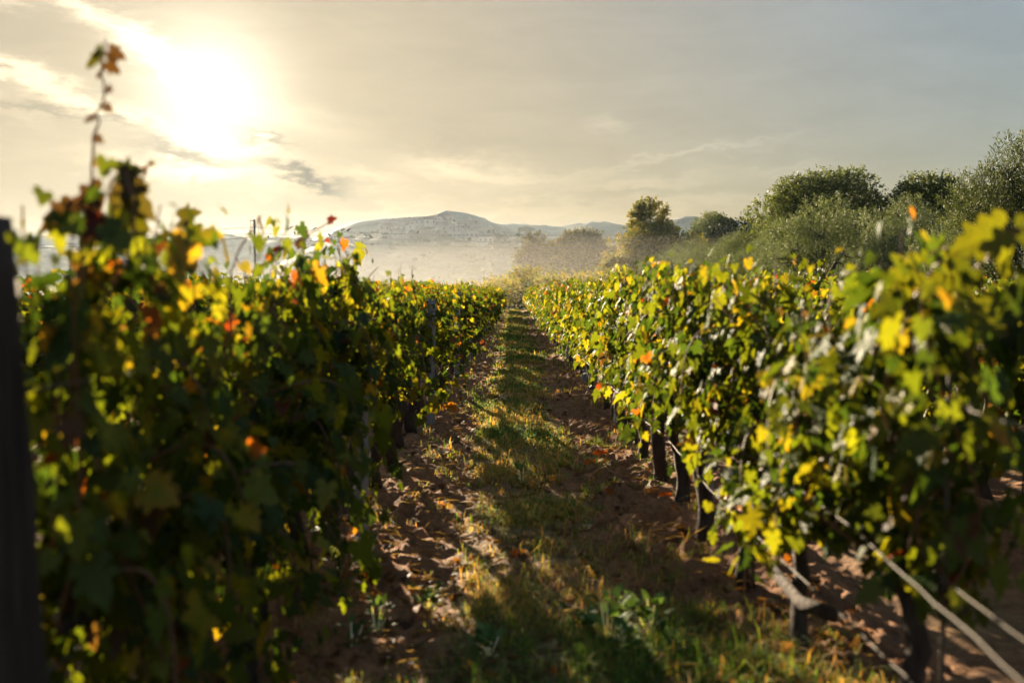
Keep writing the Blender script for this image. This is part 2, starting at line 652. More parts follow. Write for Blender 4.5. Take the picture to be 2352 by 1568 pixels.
def build_ground():
    xr = [*np.arange(-1.5, 1.75, 0.026)]
    right = grow(1.75, 1500, 0.045, 1.075)
    left = [-v for v in grow(1.5, 1500, 0.045, 1.075)][::-1]
    xs = np.array(left[:-1] + xr + right)
    ys = np.array([-v for v in grow(0.0, 100, 0.25, 1.25)][::-1] + list(np.arange(0.25, 3.2, 0.16)) + list(np.arange(3.2, 14.0, 0.03)) + grow(14.0, 1560, 0.04, 1.017))
    X, Y = np.meshgrid(xs, ys)
    Z = ground_h(X, Y)
    far = np.clip((Y - 250) / 500, 0, 1)
    Z = Z + far * (fbm(X / 90, Y / 90, 3, 3) - 0.3) * 5
    V = np.stack([X, Y, Z], -1).reshape(-1, 3)
    ny, nx = X.shape
    i = np.arange(ny * nx).reshape(ny, nx)
    F = np.stack([i[:-1, :-1], i[:-1, 1:], i[1:, 1:], i[1:, :-1]], -1).reshape(-1, 4)
    x, y = V[:, 0], V[:, 1]
    u = np.abs(np.mod(x - ROW_L + 1.08, 2.16) - 1.08)
    gr = np.clip((u - 0.55) / 0.3, 0, 1) * np.clip(fbm(x * 1.5, y * 0.8, 33, 3) * 2.2 - 0.55, 0, 1)
    soil = np.array([0.30, 0.148, 0.070])
    dry = np.array([0.23, 0.165, 0.08])
    field = np.array([0.115, 0.120, 0.045])
    stub = np.array([0.15, 0.14, 0.065])
    C = soil + (dry - soil) * gr[:, None]
    out = np.clip(np.maximum((y - 74) / 6, (np.abs(x) - 13) / 2), 0, 1)[:, None]
    patch = np.clip(fbm(x / 60, y / 45, 71, 2) * 3 - 1.0, 0, 1)[:, None]
    C = C * (1 - out) + (field * (1 - patch) + stub * patch) * out
    g = MB().add(V, F, C).build('ground', M_GROUND)
    tag(g, 'reddish brown tilled vineyard soil with a worn grassy strip between the rows', 'ground', kind='structure')


build_ground()

# ------------------------------------------------------------------ hills


def poly(pts, D):
    p = np.array([px(a, b, D) for a, b in pts])
    return p[:, 0], p[:, 2]


def build_hill(pts, D, front, back, label, seed, bump=3.0, dx=3.0, dy=5.0, tint=1.0):
    hx, hz = poly(pts, D)
    xs = np.arange(hx[0], hx[-1] + dx, dx)
    ys = np.concatenate([np.arange(-front, 0, dy), np.arange(0, back + dy, dy * 1.8)])
    X, Y = np.meshgrid(xs, ys)
    H = np.interp(X, hx, hz)
    # soften the polyline
    k = np.hanning(13)
    k /= k.sum()
    H = np.apply_along_axis(lambda r: np.convolve(np.pad(r, 6, mode='edge'), k, 'valid'), 1, H)
    t = np.where(Y < 0, -Y / front, Y / back)
    prof = np.where(Y < 0, 0.5 + 0.5 * np.cos(np.pi * np.clip(t, 0, 1) ** 0.9), 1 - t ** 2)
    gully = (fbm(X / 70, Y / 60, seed, 4) - 0.5) * np.clip(t * 3, 0, 1) * 0.5
    Z = H * np.clip(prof + gully * prof, 0, 1.05)
    tree = np.maximum(fbm(X / 7.0, Y / 7.0, seed + 9, 3, 0.6) - 0.42, 0) * bump * 2.2
    wood = np.clip(fbm(X / 55, Y / 45, seed + 4, 3) * 4 - 1.2, 0, 1)
    wood = np.maximum(wood, np.clip(prof * 3 - 1.6, 0, 1))
    Z = Z + tree * wood * np.clip(H / 8, 0, 1) - 1.2
    V = np.stack([X, Y + D, Z], -1).reshape(-1, 3)
    ny, nx = X.shape
    i = np.arange(ny * nx).reshape(ny, nx)
    F = np.stack([i[:-1, :-1], i[:-1, 1:], i[1:, 1:], i[1:, :-1]], -1).reshape(-1, 4)
    C = (np.array([0.048, 0.063, 0.036]) * (1 - wood[..., None]) + np.array([0.038, 0.056, 0.030]) * wood[..., None]) * tint
    C = C * (0.88 + 0.24 * fbm(X / 12, Y / 12, seed + 2, 2))[..., None]
    o = MB().add(V, F, C.reshape(-1, 3)).build('hill', M_FOREST)
    tag(o, label, 'hill', kind='structure')
    return lambda x, y: 0


D_VILL = 600.0
VILL = [(640, 640), (700, 585), (760, 552), (830, 540), (880, 534), (930, 527), (960, 519), (1000, 516), (1030, 521), (1060, 529), (1130, 538), (1230, 546), (1260, 556), (1310, 585), (1400, 640)]
build_hill(VILL, D_VILL, 190, 70, 'nearer hill crowned by the old village', 101, 0.9, 1.8, 3.0)
build_hill([(600, 640), (700, 556), (745, 540), (775, 524), (820, 508), (887, 499), (945, 494), (1000, 496), (1050, 506), (1120, 528), (1200, 552), (1330, 640)], 770, 150, 150,
           'wooded hill shoulder behind the village', 131, 1.0, 2.6, 5.0)
build_hill([(850, 620), (940, 520), (985, 499), (1012, 488), (1045, 482), (1080, 489), (1120, 505), (1165, 520), (1220, 540), (1300, 575), (1400, 640)], 930, 120, 200,
           'highest wooded peak behind the village', 151, 1.5, 3.0, 5.0)
build_hill([(1000, 560), (1100, 520), (1160, 513), (1220, 515), (1285, 522), (1320, 514), (1380, 506), (1405, 509), (1440, 522), (1490, 520), (1545, 500), (1590, 497), (1640, 503), (1720, 512), (1900, 522), (2150, 530), (2420, 545), (2700, 600)], 1150, 200, 220,
           'pale distant ridge seen above the trees', 171, 1.8, 5.0, 7.0)
build_hill([(-500, 560), (-200, 556), (30, 552), (80, 543), (150, 545), (235, 537), (330, 541), (430, 548), (520, 552), (640, 545), (720, 543), (800, 560), (950, 640)], 900, 220, 200,
           'low far ridge along the left horizon', 191, 2.0, 4.0, 6.0)
build_hill([(-400, 640), (-100, 590), (100, 570), (300, 572), (400, 562), (435, 541), (470, 538), (500, 543), (540, 548), (600, 556), (660, 553), (720, 556), (790, 566), (900, 600), (1000, 640)], 640, 200, 150,
           'nearer wooded ridge behind the utility pole', 211, 3.6, 2.6, 4.0)

# ------------------------------------------------------------------ vines
GREEN = np.array([0.078, 0.104, 0.012])
DKGRN = np.array([0.032, 0.060, 0.013])
YLGRN = np.array([0.165, 0.185, 0.016])
YELLOW = np.array([0.30, 0.225, 0.022])
ORANGE = np.array([0.36, 0.115, 0.018])
RED = np.array([0.27, 0.030, 0.014])
BROWN = np.array([0.085, 0.045, 0.024])


def vine_colours(rng, z, autumn):
    """leaf colours; autumn colour shows more near the shoot tips"""
    n = len(z)
    pal = np.stack([DKGRN, GREEN, YLGRN, YELLOW, ORANGE, RED, BROWN])
    top = np.clip((z - 1.25) / 0.5, 0, 1)
    w = np.stack([0.30 + 0 * z, 0.42 + 0 * z, 0.23 + 0.12 * top, (0.028 + 0.045 * top) * autumn, (0.014 + 0.045 * top) * autumn, (0.006 + 0.02 * top) * autumn, (0.035 + 0.015 * top) * autumn], 1)
    w /= w.sum(1, keepdims=True)
    k = (w.cumsum(1) < rng.random(n)[:, None]).sum(1)
    C = pal[k] * (0.7 + 0.6 * rng.random((n, 1)))
    j = (rng.random(n) * 2.999).astype(int)
    mixc = pal[np.clip(k + j - 1, 0, 6)]
    C = C * 0.72 + mixc * 0.28
    e = rng.random((n, 1)) ** 3
    CE = C * (1 - 0.75 * e) + (YELLOW * 0.5 + ORANGE * 0.5) * 0.75 * e * np.where(k[:, None] >= 2, 1, 0.35)
    CE = np.where(k[:, None] < 2, C * 0.9 + CE * 0.1, CE)
    return C, CE


def shoot_points(rng, base, lean, height, n):
    t = np.linspace(0, 1, n)
    w1, w2 = rng.normal(0, 0.05, 2), rng.normal(0, 0.05, 2)
    x = base[0] + lean[0] * t ** 1.2 + w1[0] * np.sin(5 * t) + w2[0] * np.sin(9 * t)
    y = base[1] + lean[1] * t + w1[1] * np.sin(5 * t + 1) + w2[1] * np.sin(8 * t)
    z = base[2] + height * (t - lean[2] * t ** 3)
    return np.stack([x, y, z], 1)


def make_foliage(seed, lod, autumn=1.0, nshoot=16, dens=1.0, top=1.50, tall=(), droop=9, zcut=0.42, skirt=0):
    """shoots with leaves of one vine, 0.92 m of row, standing at the origin"""
    rng = np.random.default_rng(seed)
    P, OUT, S, AU = [], [], [], []
    b = MB()
    shoots = []
    for k in range(nshoot):
        y0 = -0.46 + 0.92 * (k + rng.random()) / nshoot
        hgt = top - 0.62 + np.clip(rng.normal(0, 0.08), -0.2, 0.12)
        shoots.append(shoot_points(rng, (rng.normal(0, 0.04), y0, 0.62), (np.clip(rng.normal(0, 0.15), -0.24, 0.24), np.clip(rng.normal(0, 0.14), -0.25, 0.25), rng.uniform(0, 0.06)), hgt, 17))
    for k in range(droop):                            # shoots that fall out of the wires and droop
        side = 1 if k % 2 else -1
        y0 = rng.uniform(-0.45, 0.45)
        z0 = rng.uniform(0.62, 1.3)
        t = np.linspace(0, 1, 12)
        ln = rng.uniform(0.25, 0.42)
        shoots.append(np.stack([side * (0.06 + ln * np.sin(1.7 * t) ** 0.8), y0 + rng.normal(0, 0.18) * t, z0 + 0.14 * np.sin(2.6 * t) - (0.22 + 0.24 * rng.random()) * t ** 1.6], 1))
    for k in range(skirt):                            # long shoots that hang to the ground
        side = 1 if k % 2 else -1
        y0 = rng.uniform(-0.46, 0.46)
        t = np.linspace(0, 1, 12)
        z0 = rng.uniform(0.55, 0.95)
        shoots.append(np.stack([side * (0.04 + rng.uniform(0.10, 0.30) * np.sin(1.6 * t)), y0 + rng.normal(0, 0.2) * t, z0 - (z0 - rng.uniform(0.08, 0.3)) * t], 1))
    for (y0, hgt, lx, ly) in tall:
        shoots.append(shoot_points(rng, (0, y0, 1.2), (lx, ly, 0.0), hgt, 22))
    for si, sp in enumerate(shoots):
        au = autumn * (0.35 + 1.3 * rng.random() ** 2 + (2.2 if rng.random() < 0.10 else 0.0))
        if lod != 'low':
            tv, tf = tube(sp, np.linspace(0.0055, 0.0028, len(sp)), 4 if lod == 'hi' else 3, cap=False)
            b.add(tv, tf, mat=1)
        n = len(sp)
        rep = {'hi': 4, 'mid': 3, 'low': 1}[lod]
        for r in range(rep):
            pick = rng.random(n) < dens * (0.92 if r == 0 else 0.62)
            q = sp[pick]
            m = len(q)
            ang = rng.uniform(0, 2 * np.pi, m)
            o = np.stack([1.35 * np.cos(ang), 0.8 * np.sin(ang), rng.normal(0, 0.35, m)], 1)
            o = unit(o)
            pl = rng.uniform(0.04, 0.15, m)[:, None]
            q = q + o * pl + rng.normal(0, 0.02, (m, 3))
            s = 0.045 + 0.068 * rng.random(m) ** 1.7
            tt = np.where(pick)[0] / n
            s = s * np.where(tt > 0.85, 0.62, 1.0)
            P.append(q)
            OUT.append(o)
            S.append(s)
            AU.append(np.full(m, au))
    P, OUT, S, AU = (np.concatenate(q) for q in (P, OUT, S, AU))
    keep = P[:, 2] > zcut + 0.12 * (rng.random(len(P)) ** 2 - 0.5)
    P, OUT, S, AU = P[keep], OUT[keep], S[keep], AU[keep]
    n = len(P)
    if lod == 'low':
        S = S * 1.95
    elif lod == 'mid':
        S = S * 1.3
    T = OUT * 0.55 + np.array([0, 0, -0.75]) + rng.normal(0, 0.38, (n, 3))
    N = OUT * 0.75 + np.array([0, 0, 0.55]) + rng.normal(0, 0.42, (n, 3))
    C, CE = vine_colours(rng, P[:, 2], AU)
    b.add(*leaves(P, T, N, S, lod, C, CE), mat=0)
    return b.mesh('foliage', [M_VINE, M_CANE])


def make_trunk(seed, thick=0.042):
    rng = np.random.default_rng(seed)
    n = 12
    t = np.linspace(0, 1, n)
    P = np.stack([0.075 * np.sin(5 * t + rng.random() * 6) * t, rng.normal(0, 0.15) * np.sin(3.4 * t) + rng.normal(0, 0.04) * t, -0.06 + 0.70 * t], 1)
    P += rng.normal(0, 0.006, P.shape)
    r = thick * rng.uniform(0.85, 1.25) * (1.25 - 0.45 * t + 0.5 * np.exp(-t * 9) + 0.3 * np.exp(-((t - 1) / 0.12) ** 2))
    tr = MB().add(*tube(P, r, 9, 0.16, rng)).mesh('trunk', M_BARK)
    c = MB()
    head = P[-2]
    for s in (-1, 1):
        u = np.linspace(0, 1, 8)
        Q = np.stack([head[0] * (1 - u) + rng.normal(0, 0.012, 8), head[1] + s * 0.46 * u, head[2] + 0.05 * np.sin(2.4 * u) + rng.normal(0, 0.012, 8)], 1)
        c.add(*tube(Q, np.linspace(thick * 0.8, thick * 0.38, 8), 7, 0.2, rng))
        for k in range(4):
            q = Q[2 + k] if k < 6 else Q[-1]
            c.add(*tube([q, q + np.array([rng.normal(0, .01), rng.normal(0, .01), 0.05])], [0.014, 0.010], 5, 0.2, rng))
    return tr, c.mesh('cordon', M_BARK)


TRUNKS = [make_trunk(900 + k, 0.036 + 0.004 * (k % 3)) for k in range(7)]
FOL = {'high': [make_foliage(110 + k, 'hi', 0.6, 16, 1.0, zcut=0.60) for k in range(6)],
       'hi': [make_foliage(10 + k, 'hi', 0.8, 14, 0.85) for k in range(9)],
       'mid': [make_foliage(40 + k, 'mid', 0.9, 15, 1.0) for k in range(6)],
       'low': [make_foliage(70 + k, 'low', 0.8, 17, 1.2) for k in range(4)],
       'thin': [make_foliage(90 + k, 'hi', 1.2, 4, 0.4, droop=0) for k in range(2)]}
VR = random.Random(5)


def place_vine(x, y, lod, label, group, fol=None, sz=1.0, rot=None, parts=3, wide=1.0):
    rz = (VR.choice((0, math.pi)) + VR.uniform(-0.06, 0.06)) if rot is None else rot
    gz = float(ground_h(np.array([x]), np.array([y]))[0])
    v = empty('grape_vine', (x, y, gz), rz, label, 'grape vine', group)
    v.scale = (VR.uniform(0.92, 1.08) * wide, 1.0, sz)
    t = VR.choice(TRUNKS)
    link('trunk', t[0], v)
    if parts > 2:
        link('cordon', t[1], v)
    link('foliage', fol or VR.choice(FOL[lod]), v)
    return v


ORD = ['first', 'second', 'third', 'fourth', 'fifth', 'sixth', 'seventh', 'eighth', 'ninth', 'tenth', 'eleventh', 'twelfth']
SP = 0.92


def row_top(y, seed):
    return 1.00 + 0.11 * (float(fbm(np.array([y / 2.1]), np.array([seed * 3.7]), seed, 2)[0]) - 0.5) * 2


THIN = (4, 6, 7, 8, 10, 12, 13, 14, 15)


def main_row(x, y0, side, autumn_look, seed):
    n = int((ROW_END - y0) / SP)
    for k in range(n):
        y = y0 + SP * k
        lod = 'hi' if y < 15 else ('mid' if y < 34 else 'low')
        g = f'vines of the row {side} of the grass path'
        if k < 12:
            lab = f'{autumn_look} grape vine, {ORD[k]} from the near end of the row {side} of the path'
        elif y < 34:
            lab = f'leafy grape vine in the middle stretch of the row {side} of the path'
        else:
            lab = f'small hazy grape vine toward the far end of the row {side} of the path'
        fol, rot = None, None
        tops = {'left': (1.74, 1.58, 1.70, 1.76, 1.68, 1.52, 1.58, 1.64, 1.66, 1.60, 1.64), 'right': (1.62, 1.44, 1.60, 1.69, 1.63, 1.73, 1.70, 1.60, 1.66, 1.62, 1.68)}[side]
        sz = tops[k] / 1.61 if k < len(tops) else row_top(y, seed) - (0.04 if side == 'left' else 0.0)
        if y < 6.2:
            fol = make_foliage(350 + k + seed, 'hi', 0.75 if side == 'left' else 0.45, 15 if side == 'left' else 20, 0.85, zcut=(0.10, 0.10, 0.14, 0.22)[k] if side == 'left' else (0.46, 0.50, 0.62, 0.62)[k], skirt=(12, 11, 9, 5)[k] if side == 'left' else 0)
            rot = 0.0
        elif side == 'right' and y < 17:
            fol = VR.choice(FOL['high'])
        elif side == 'left' and (k in THIN or (y > 15 and VR.random() < 0.42)):
            fol = VR.choice(FOL['thin'])
        place_vine(x + VR.uniform(-0.03, 0.03), y, lod, lab, g, fol, sz, rot, 3, (0.84 if k < 4 else 1.0) if side == 'left' else (0.72 if k < 2 else 0.82))



main_row(ROW_L, 2.65, 'left', 'red tinged', 11)
main_row(ROW_R, 2.95, 'right', 'glossy green', 23)

for k, (x, y0, n, lab) in enumerate((
        (ROWS[4], 3.4, 26, 'grape vine of the next row glimpsed behind the row left of the path'),
        (ROWS[7], 3.2, 30, 'grape vine of the next row behind the row right of the path'),
        (ROWS[8], 4.0, 26, 'grape vine two rows over to the right of the path'))):
    grp = ('vines of the second row on the left', 'vines of the second row on the right', 'vines of the third row on the right')[k]
    for i in range(n):
        place_vine(x + VR.uniform(-0.03, 0.03), y0 + SP * i, 'mid', lab, grp, None, row_top(y0 + SP * i, 31 + k), None, 3)


def far_rows():
    """all farther vines of the vineyard, beyond counting"""
    rng = np.random.default_rng(4)
    b = MB()
    for ri, x in enumerate(ROWS):
        if ri in (5, 6):
            continue
        y0 = {4: 3.4 + SP * 26, 7: 3.2 + SP * 30, 8: 4.0 + SP * 26}.get(ri, 3.0)
        n = int((ROW_END - y0) * 120)
        y = rng.uniform(y0 - 0.4, ROW_END, n)
        top = np.interp(y, np.arange(0, 80, 1.0), [1.68 * row_top(v, 60 + ri) for v in range(80)])
        z = 0.42 + (top - 0.42) * rng.random(n) ** 0.8 + rng.normal(0, 0.04, n)
        s = rng.choice([-1, 1], n)
        w = 0.30 * np.sin(np.clip((z - 0.2) / 1.7, 0, 1) * np.pi) ** 0.5
        P = np.stack([x + s * w * rng.random(n) ** 0.5, y, z], 1)
        OUT = unit(np.stack([s + rng.normal(0, 0.4, n), rng.normal(0, 0.5, n), rng.normal(0, 0.3, n)], 1))
        T = OUT * 0.5 + np.array([0, 0, -0.8]) + rng.normal(0, 0.35, (n, 3))
        N = OUT * 0.8 + np.array([0, 0, 0.5]) + rng.normal(0, 0.4, (n, 3))
        C, CE = vine_colours(rng, z, 0.8)
        b.add(*leaves(P, T, N, rng.uniform(0.12, 0.19, n), 'low', C, CE), mat=0)
        for yy in np.arange(y0, ROW_END, SP):
            b.add(*tube([(x, yy, -0.05), (x + 0.02, yy + 0.03, 0.35), (x, yy, 0.7)], [0.05, 0.04, 0.035], 5), mat=1)
    o = b.build('vineyard_vines', [M_VINE, M_BARK])
    tag(o, 'mass of farther vine rows on both sides of the main rows', 'vineyard', kind='stuff')


far_rows()

# tall shoots that stand above the left row close to the camera


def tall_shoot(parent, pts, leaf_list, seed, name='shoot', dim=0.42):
    """pts in world space; parented to the vine that carries it"""
    rng = np.random.default_rng(seed)
    inv = parent.matrix_basis.inverted()
    P = np.array([inv @ Vector(p) for p in pts])
    t = np.linspace(0, 1, len(P))
    tt = np.linspace(0, 1, 26)
    Q = np.stack([np.interp(tt, t, P[:, k]) for k in range(3)], 1)
    Q[1:-1, :2] += rng.normal(0, 0.003, (24, 2))
    stem = MB().add(*tube(Q, np.linspace(0.0042, 0.0026, 26), 6)).build(name, M_CANE, parent)
    for (f, size, dx, up, c) in leaf_list:
        q = np.array([[np.interp(f, tt, Q[:, k]) for k in range(3)]])
        o = unit(np.array([[dx, rng.normal(0, .5), up]]))
        T = o + np.array([[0, 0, -0.5]])
        N = np.array([[rng.normal(0, .5), -1.0, 0.5]])
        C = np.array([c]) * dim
        m = MB().add(*leaves(q + o * 0.35 * size, T, N, np.array([size]), 'hi', C, C * 0.85 + ORANGE * 0.03), mat=0)
        m.add(*tube([q[0], q[0] + o[0] * 0.36 * size], [0.0018, 0.0014], 4), mat=1)
        m.build('leaf', [M_VINE, M_CANE], stem)


vines = [o for o in bpy.data.objects if o.name.startswith('grape_vine')]
bpy.context.view_layer.update()
v0 = min(vines, key=lambda o: (o.location.x - ROW_L) ** 2 + (o.location.y - 2.65) ** 2)
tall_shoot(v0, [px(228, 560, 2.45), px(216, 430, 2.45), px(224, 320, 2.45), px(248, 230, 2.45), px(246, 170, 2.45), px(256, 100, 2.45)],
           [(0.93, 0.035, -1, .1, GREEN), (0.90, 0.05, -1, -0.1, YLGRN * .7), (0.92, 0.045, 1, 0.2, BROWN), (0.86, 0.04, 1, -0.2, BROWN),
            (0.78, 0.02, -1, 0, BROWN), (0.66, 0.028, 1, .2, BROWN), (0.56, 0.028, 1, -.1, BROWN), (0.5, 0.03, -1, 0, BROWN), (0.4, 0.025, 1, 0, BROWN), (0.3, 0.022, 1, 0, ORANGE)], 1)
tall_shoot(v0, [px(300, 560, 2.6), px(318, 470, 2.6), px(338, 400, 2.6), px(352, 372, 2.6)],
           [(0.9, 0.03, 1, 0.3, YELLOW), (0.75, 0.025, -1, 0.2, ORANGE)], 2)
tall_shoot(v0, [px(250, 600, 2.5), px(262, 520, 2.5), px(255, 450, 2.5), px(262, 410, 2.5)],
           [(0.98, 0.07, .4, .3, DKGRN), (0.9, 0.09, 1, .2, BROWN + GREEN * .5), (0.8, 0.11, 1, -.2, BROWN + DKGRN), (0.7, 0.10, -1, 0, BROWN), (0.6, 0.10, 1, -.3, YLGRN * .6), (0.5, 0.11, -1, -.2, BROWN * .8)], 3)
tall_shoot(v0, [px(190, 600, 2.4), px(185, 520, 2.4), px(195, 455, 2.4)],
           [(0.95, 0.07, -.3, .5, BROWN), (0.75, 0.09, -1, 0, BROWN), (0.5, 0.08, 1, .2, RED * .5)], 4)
v1 = min(vines, key=lambda o: (o.location.x - ROW_L) ** 2 + (o.location.y - 3.57) ** 2)
tall_shoot(v1, [px(420, 640, 3.2), px(400, 560, 3.2), px(408, 515, 3.2)],
           [(0.95, 0.09, .4, .4, YLGRN * .6 + BROWN * .4), (0.8, 0.1, 1, 0, GREEN), (0.6, 0.09, -1, 0, RED * .6 + BROWN * .4)], 5)
v2 = min(vines, key=lambda o: (o.location.x - ROW_L) ** 2 + (o.location.y - 4.49) ** 2)
tall_shoot(v2, [px(560, 640, 4.3), px(640, 580, 4.3), px(700, 545, 4.3), px(752, 515, 4.3)],
           [(1.0, 0.05, .4, .4, RED * .6), (0.75, 0.04, -1, 0, BROWN), (0.55, 0.05, 1, 0, BROWN), (0.4, 0.05, -1, .3, RED * .5)], 6)
w0 = min(vines, key=lambda o: (o.location.x - ROW_R) ** 2 + (o.location.y - 2.95) ** 2)
for i, (pts, ll) in enumerate((
        ([px(2150, 760, 2.75), px(2220, 640, 2.6), px(2290, 560, 2.45), px(2345, 520, 2.35)],
         [(1, .09, .6, .3, YLGRN), (.92, .11, -1, .1, YLGRN), (.82, .12, 1, .2, GREEN), (.72, .12, -1, .2, YLGRN), (.6, .13, 1, -.1, YLGRN), (.45, .13, -1, 0, GREEN), (.3, .12, 1, 0, YLGRN)]),
        ([px(2200, 860, 2.7), px(2270, 780, 2.5), px(2350, 700, 2.35), px(2420, 660, 2.2)],
         [(1, .1, .6, .3, GREEN), (.85, .12, -1, -.1, DKGRN), (.7, .13, 1, .2, GREEN), (.55, .13, -1, .2, YLGRN), (.4, .12, 1, -.1, DKGRN), (.25, .13, -1, 0, GREEN)]),
        ([px(2080, 720, 2.9), px(2120, 640, 2.8), px(2180, 575, 2.7)],
         [(1, .08, -.5, .3, YLGRN), (.8, .11, 1, 0, YLGRN), (.6, .12, -1, .2, YLGRN), (.4, .12, 1, 0, YLGRN), (.2, .12, -1, 0, GREEN)]))):
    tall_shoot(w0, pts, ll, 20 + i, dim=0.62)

# ------------------------------------------------------------------ trellis: posts, wires, drip tube


def square_post(h, s, lean=(0, 0), seed=0, mat=None, cut=0.0):
    rng = np.random.default_rng(seed)
    n = 14
    b = MB()
    t = np.linspace(0, 1, n)
    P = np.stack([lean[0] * t, lean[1] * t, -0.1 + (h + 0.1) * t], 1)
    V, F = tube(P, s * 0.70 * (1 + 0.05 * np.sin(9 * t)), 14, 0.10, rng)
    return b.add(V, F).mesh('post', mat or M_POST)


post_me = [square_post(1.62, 0.085, (0, 0.01), 3), square_post(1.36, 0.06, (0.01, 0.0), 4, M_GREY)]


def post(x, y, me, label, group):
    o = link('trellis_post', me)
    o.location = (x, y, float(ground_h(np.array([x]), np.array([y]))[0]))
    return tag(o, label, 'post', group)


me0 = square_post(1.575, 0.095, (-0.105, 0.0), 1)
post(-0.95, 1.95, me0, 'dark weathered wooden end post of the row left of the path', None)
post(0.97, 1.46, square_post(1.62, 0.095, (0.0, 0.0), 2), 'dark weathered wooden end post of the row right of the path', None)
for i, y in enumerate(np.arange(5.75, 70, 4.9)):
    for x, s in ((ROW_L + 0.13, 'left'), (ROW_R - 0.02, 'right')):
        lab = f'slim grey trellis post, {ORD[i]} from the near end inside the row {s} of the path' if i < 4 else f'slim grey trellis post far down the row {s} of the path'
        post(x, y, post_me[1], lab, f'trellis posts of the row {s} of the path')
# pale cane stake tied to the near right vine
st = MB().add(*tube([(0, 0, -0.05), (0.0, 0.0, 0.7), (0.005, 0, 1.42)], [0.009, 0.008, 0.007], 8)).build('cane_stake', M_WIRE)
st.location = (1.13, 2.58, 0)
tag(st, 'pale thin stake standing among the nearest leaves of the right row', 'stake')


def wire(x, z, r, mat, name, label, cat, sag, y0=1.95, y1=ROW_END, seed=0, group=None, tie=None):
    rng = np.random.default_rng(seed)
    ys = np.concatenate([np.arange(y0, 14, 0.12), np.arange(14, y1, 1.6), [y1]])
    xx = x + 0.012 * np.sin(ys * 1.7 + seed) + rng.normal(0, 0.002, len(ys))
    zz = z - sag * np.abs(np.sin((ys - 1.95) / 4.9 * np.pi)) + rng.normal(0, 0.0015, len(ys))
    if tie:
        xx[ys < 3.0] += (3.0 - ys[ys < 3.0]) * (tie - x) / 1.05
    rr = r * (1 + 0.25 * rng.random(len(ys)))
    o = MB().add(*tube(np.stack([xx, ys, zz], 1), rr, 6)).build(name, mat)
    return tag(o, label, cat, group)


wire(1.03, 0.80, 0.0021, M_WIRE, 'trellis_wire', 'tan lower trellis wire on the alley face of the right row', 'wire', 0.03, seed=1, tie=0.94, y0=1.5)
wire(1.12, 0.775, 0.0019, M_WIRE, 'trellis_wire', 'tan lower trellis wire just behind the alley face of the right row', 'wire', 0.02, seed=2, tie=1.06, y0=1.5)
wire(1.02, 0.50, 0.0028, M_DRIP, 'drip_tube', 'thin irrigation tube hung low along the right row', 'irrigation tube', 0.03, seed=3, tie=1.0, y0=1.5)
wire(1.13, 1.22, 0.0016, M_WIRE, 'trellis_wire', 'middle trellis wire half hidden in the right row leaves', 'wire', 0.02, seed=4, tie=1.02, y0=1.5)
wire(-1.02, 0.66, 0.004, M_WIRE, 'trellis_wire', 'lower trellis wire along the left row', 'wire', 0.02, seed=6)
wire(-0.95, 1.30, 0.003, M_WIRE, 'trellis_wire', 'upper trellis wire half hidden in the left row leaves', 'wire', 0.02, seed=7)
wire(ROWS[7], 0.68, 0.0030, M_WIRE, 'trellis_wire', 'tan lower trellis wire of the next row to the right', 'wire', 0.03, seed=9, y1=34)
wire(ROWS[7] + 0.06, 1.05, 0.0018, M_WIRE, 'trellis_wire', 'tan upper trellis wire of the next row to the right', 'wire', 0.03, seed=10, y1=34)
pp = MB().add(*tube([(0, 0, -0.05), (0, 0, 0.5), (0, 0, 1.1)], 0.006, 6)).build('metal_stake', M_CABLE)
pp.location = (ROWS[7], 6.4, 0)
tag(pp, 'thin dark rod standing in the next row to the right', 'stake')

# the low dark arm of the nearest right vine
inv = w0.matrix_basis.inverted()
rng = np.random.default_rng(77)
arm = [Vector((1.12, 3.45, 0.36)), Vector((1.10, 3.75, 0.30)), Vector((1.09, 4.05, 0.32)), Vector((1.08, 4.3, 0.36)), Vector((1.05, 4.42, 0.44))]
v_arm = min(vines, key=lambda o: (o.location.x - ROW_R) ** 2 + (o.location.y - 3.77) ** 2)
inv = v_arm.matrix_basis.inverted()
MB().add(*tube([inv @ p for p in arm], [0.036, 0.032, 0.03, 0.026, 0.018], 9, 0.2, rng)).build('arm', M_BARK, v_arm)

# ------------------------------------------------------------------ grass, weeds, fallen leaves


def path_w(x, y):
    c = 0.08 + 0.10 * np.sin(y * 0.35) + 0.22 * np.clip((5.5 - y) / 3, 0, 1)
    w = 0.38 + 0.42 * np.clip((6.0 - y) / 3.0, 0, 1)
    strip = np.exp(-((x - c) / w) ** 4)
    n = fbm(x * 2.3, y * 1.5, 81, 3)
    patch = np.clip((n - 0.43 - 0.05 * np.clip((7.0 - y) / 3.0, 0, 1)) * 6, 0, 1)
    return strip * (0.12 + 0.88 * patch) + 0.05 * patch


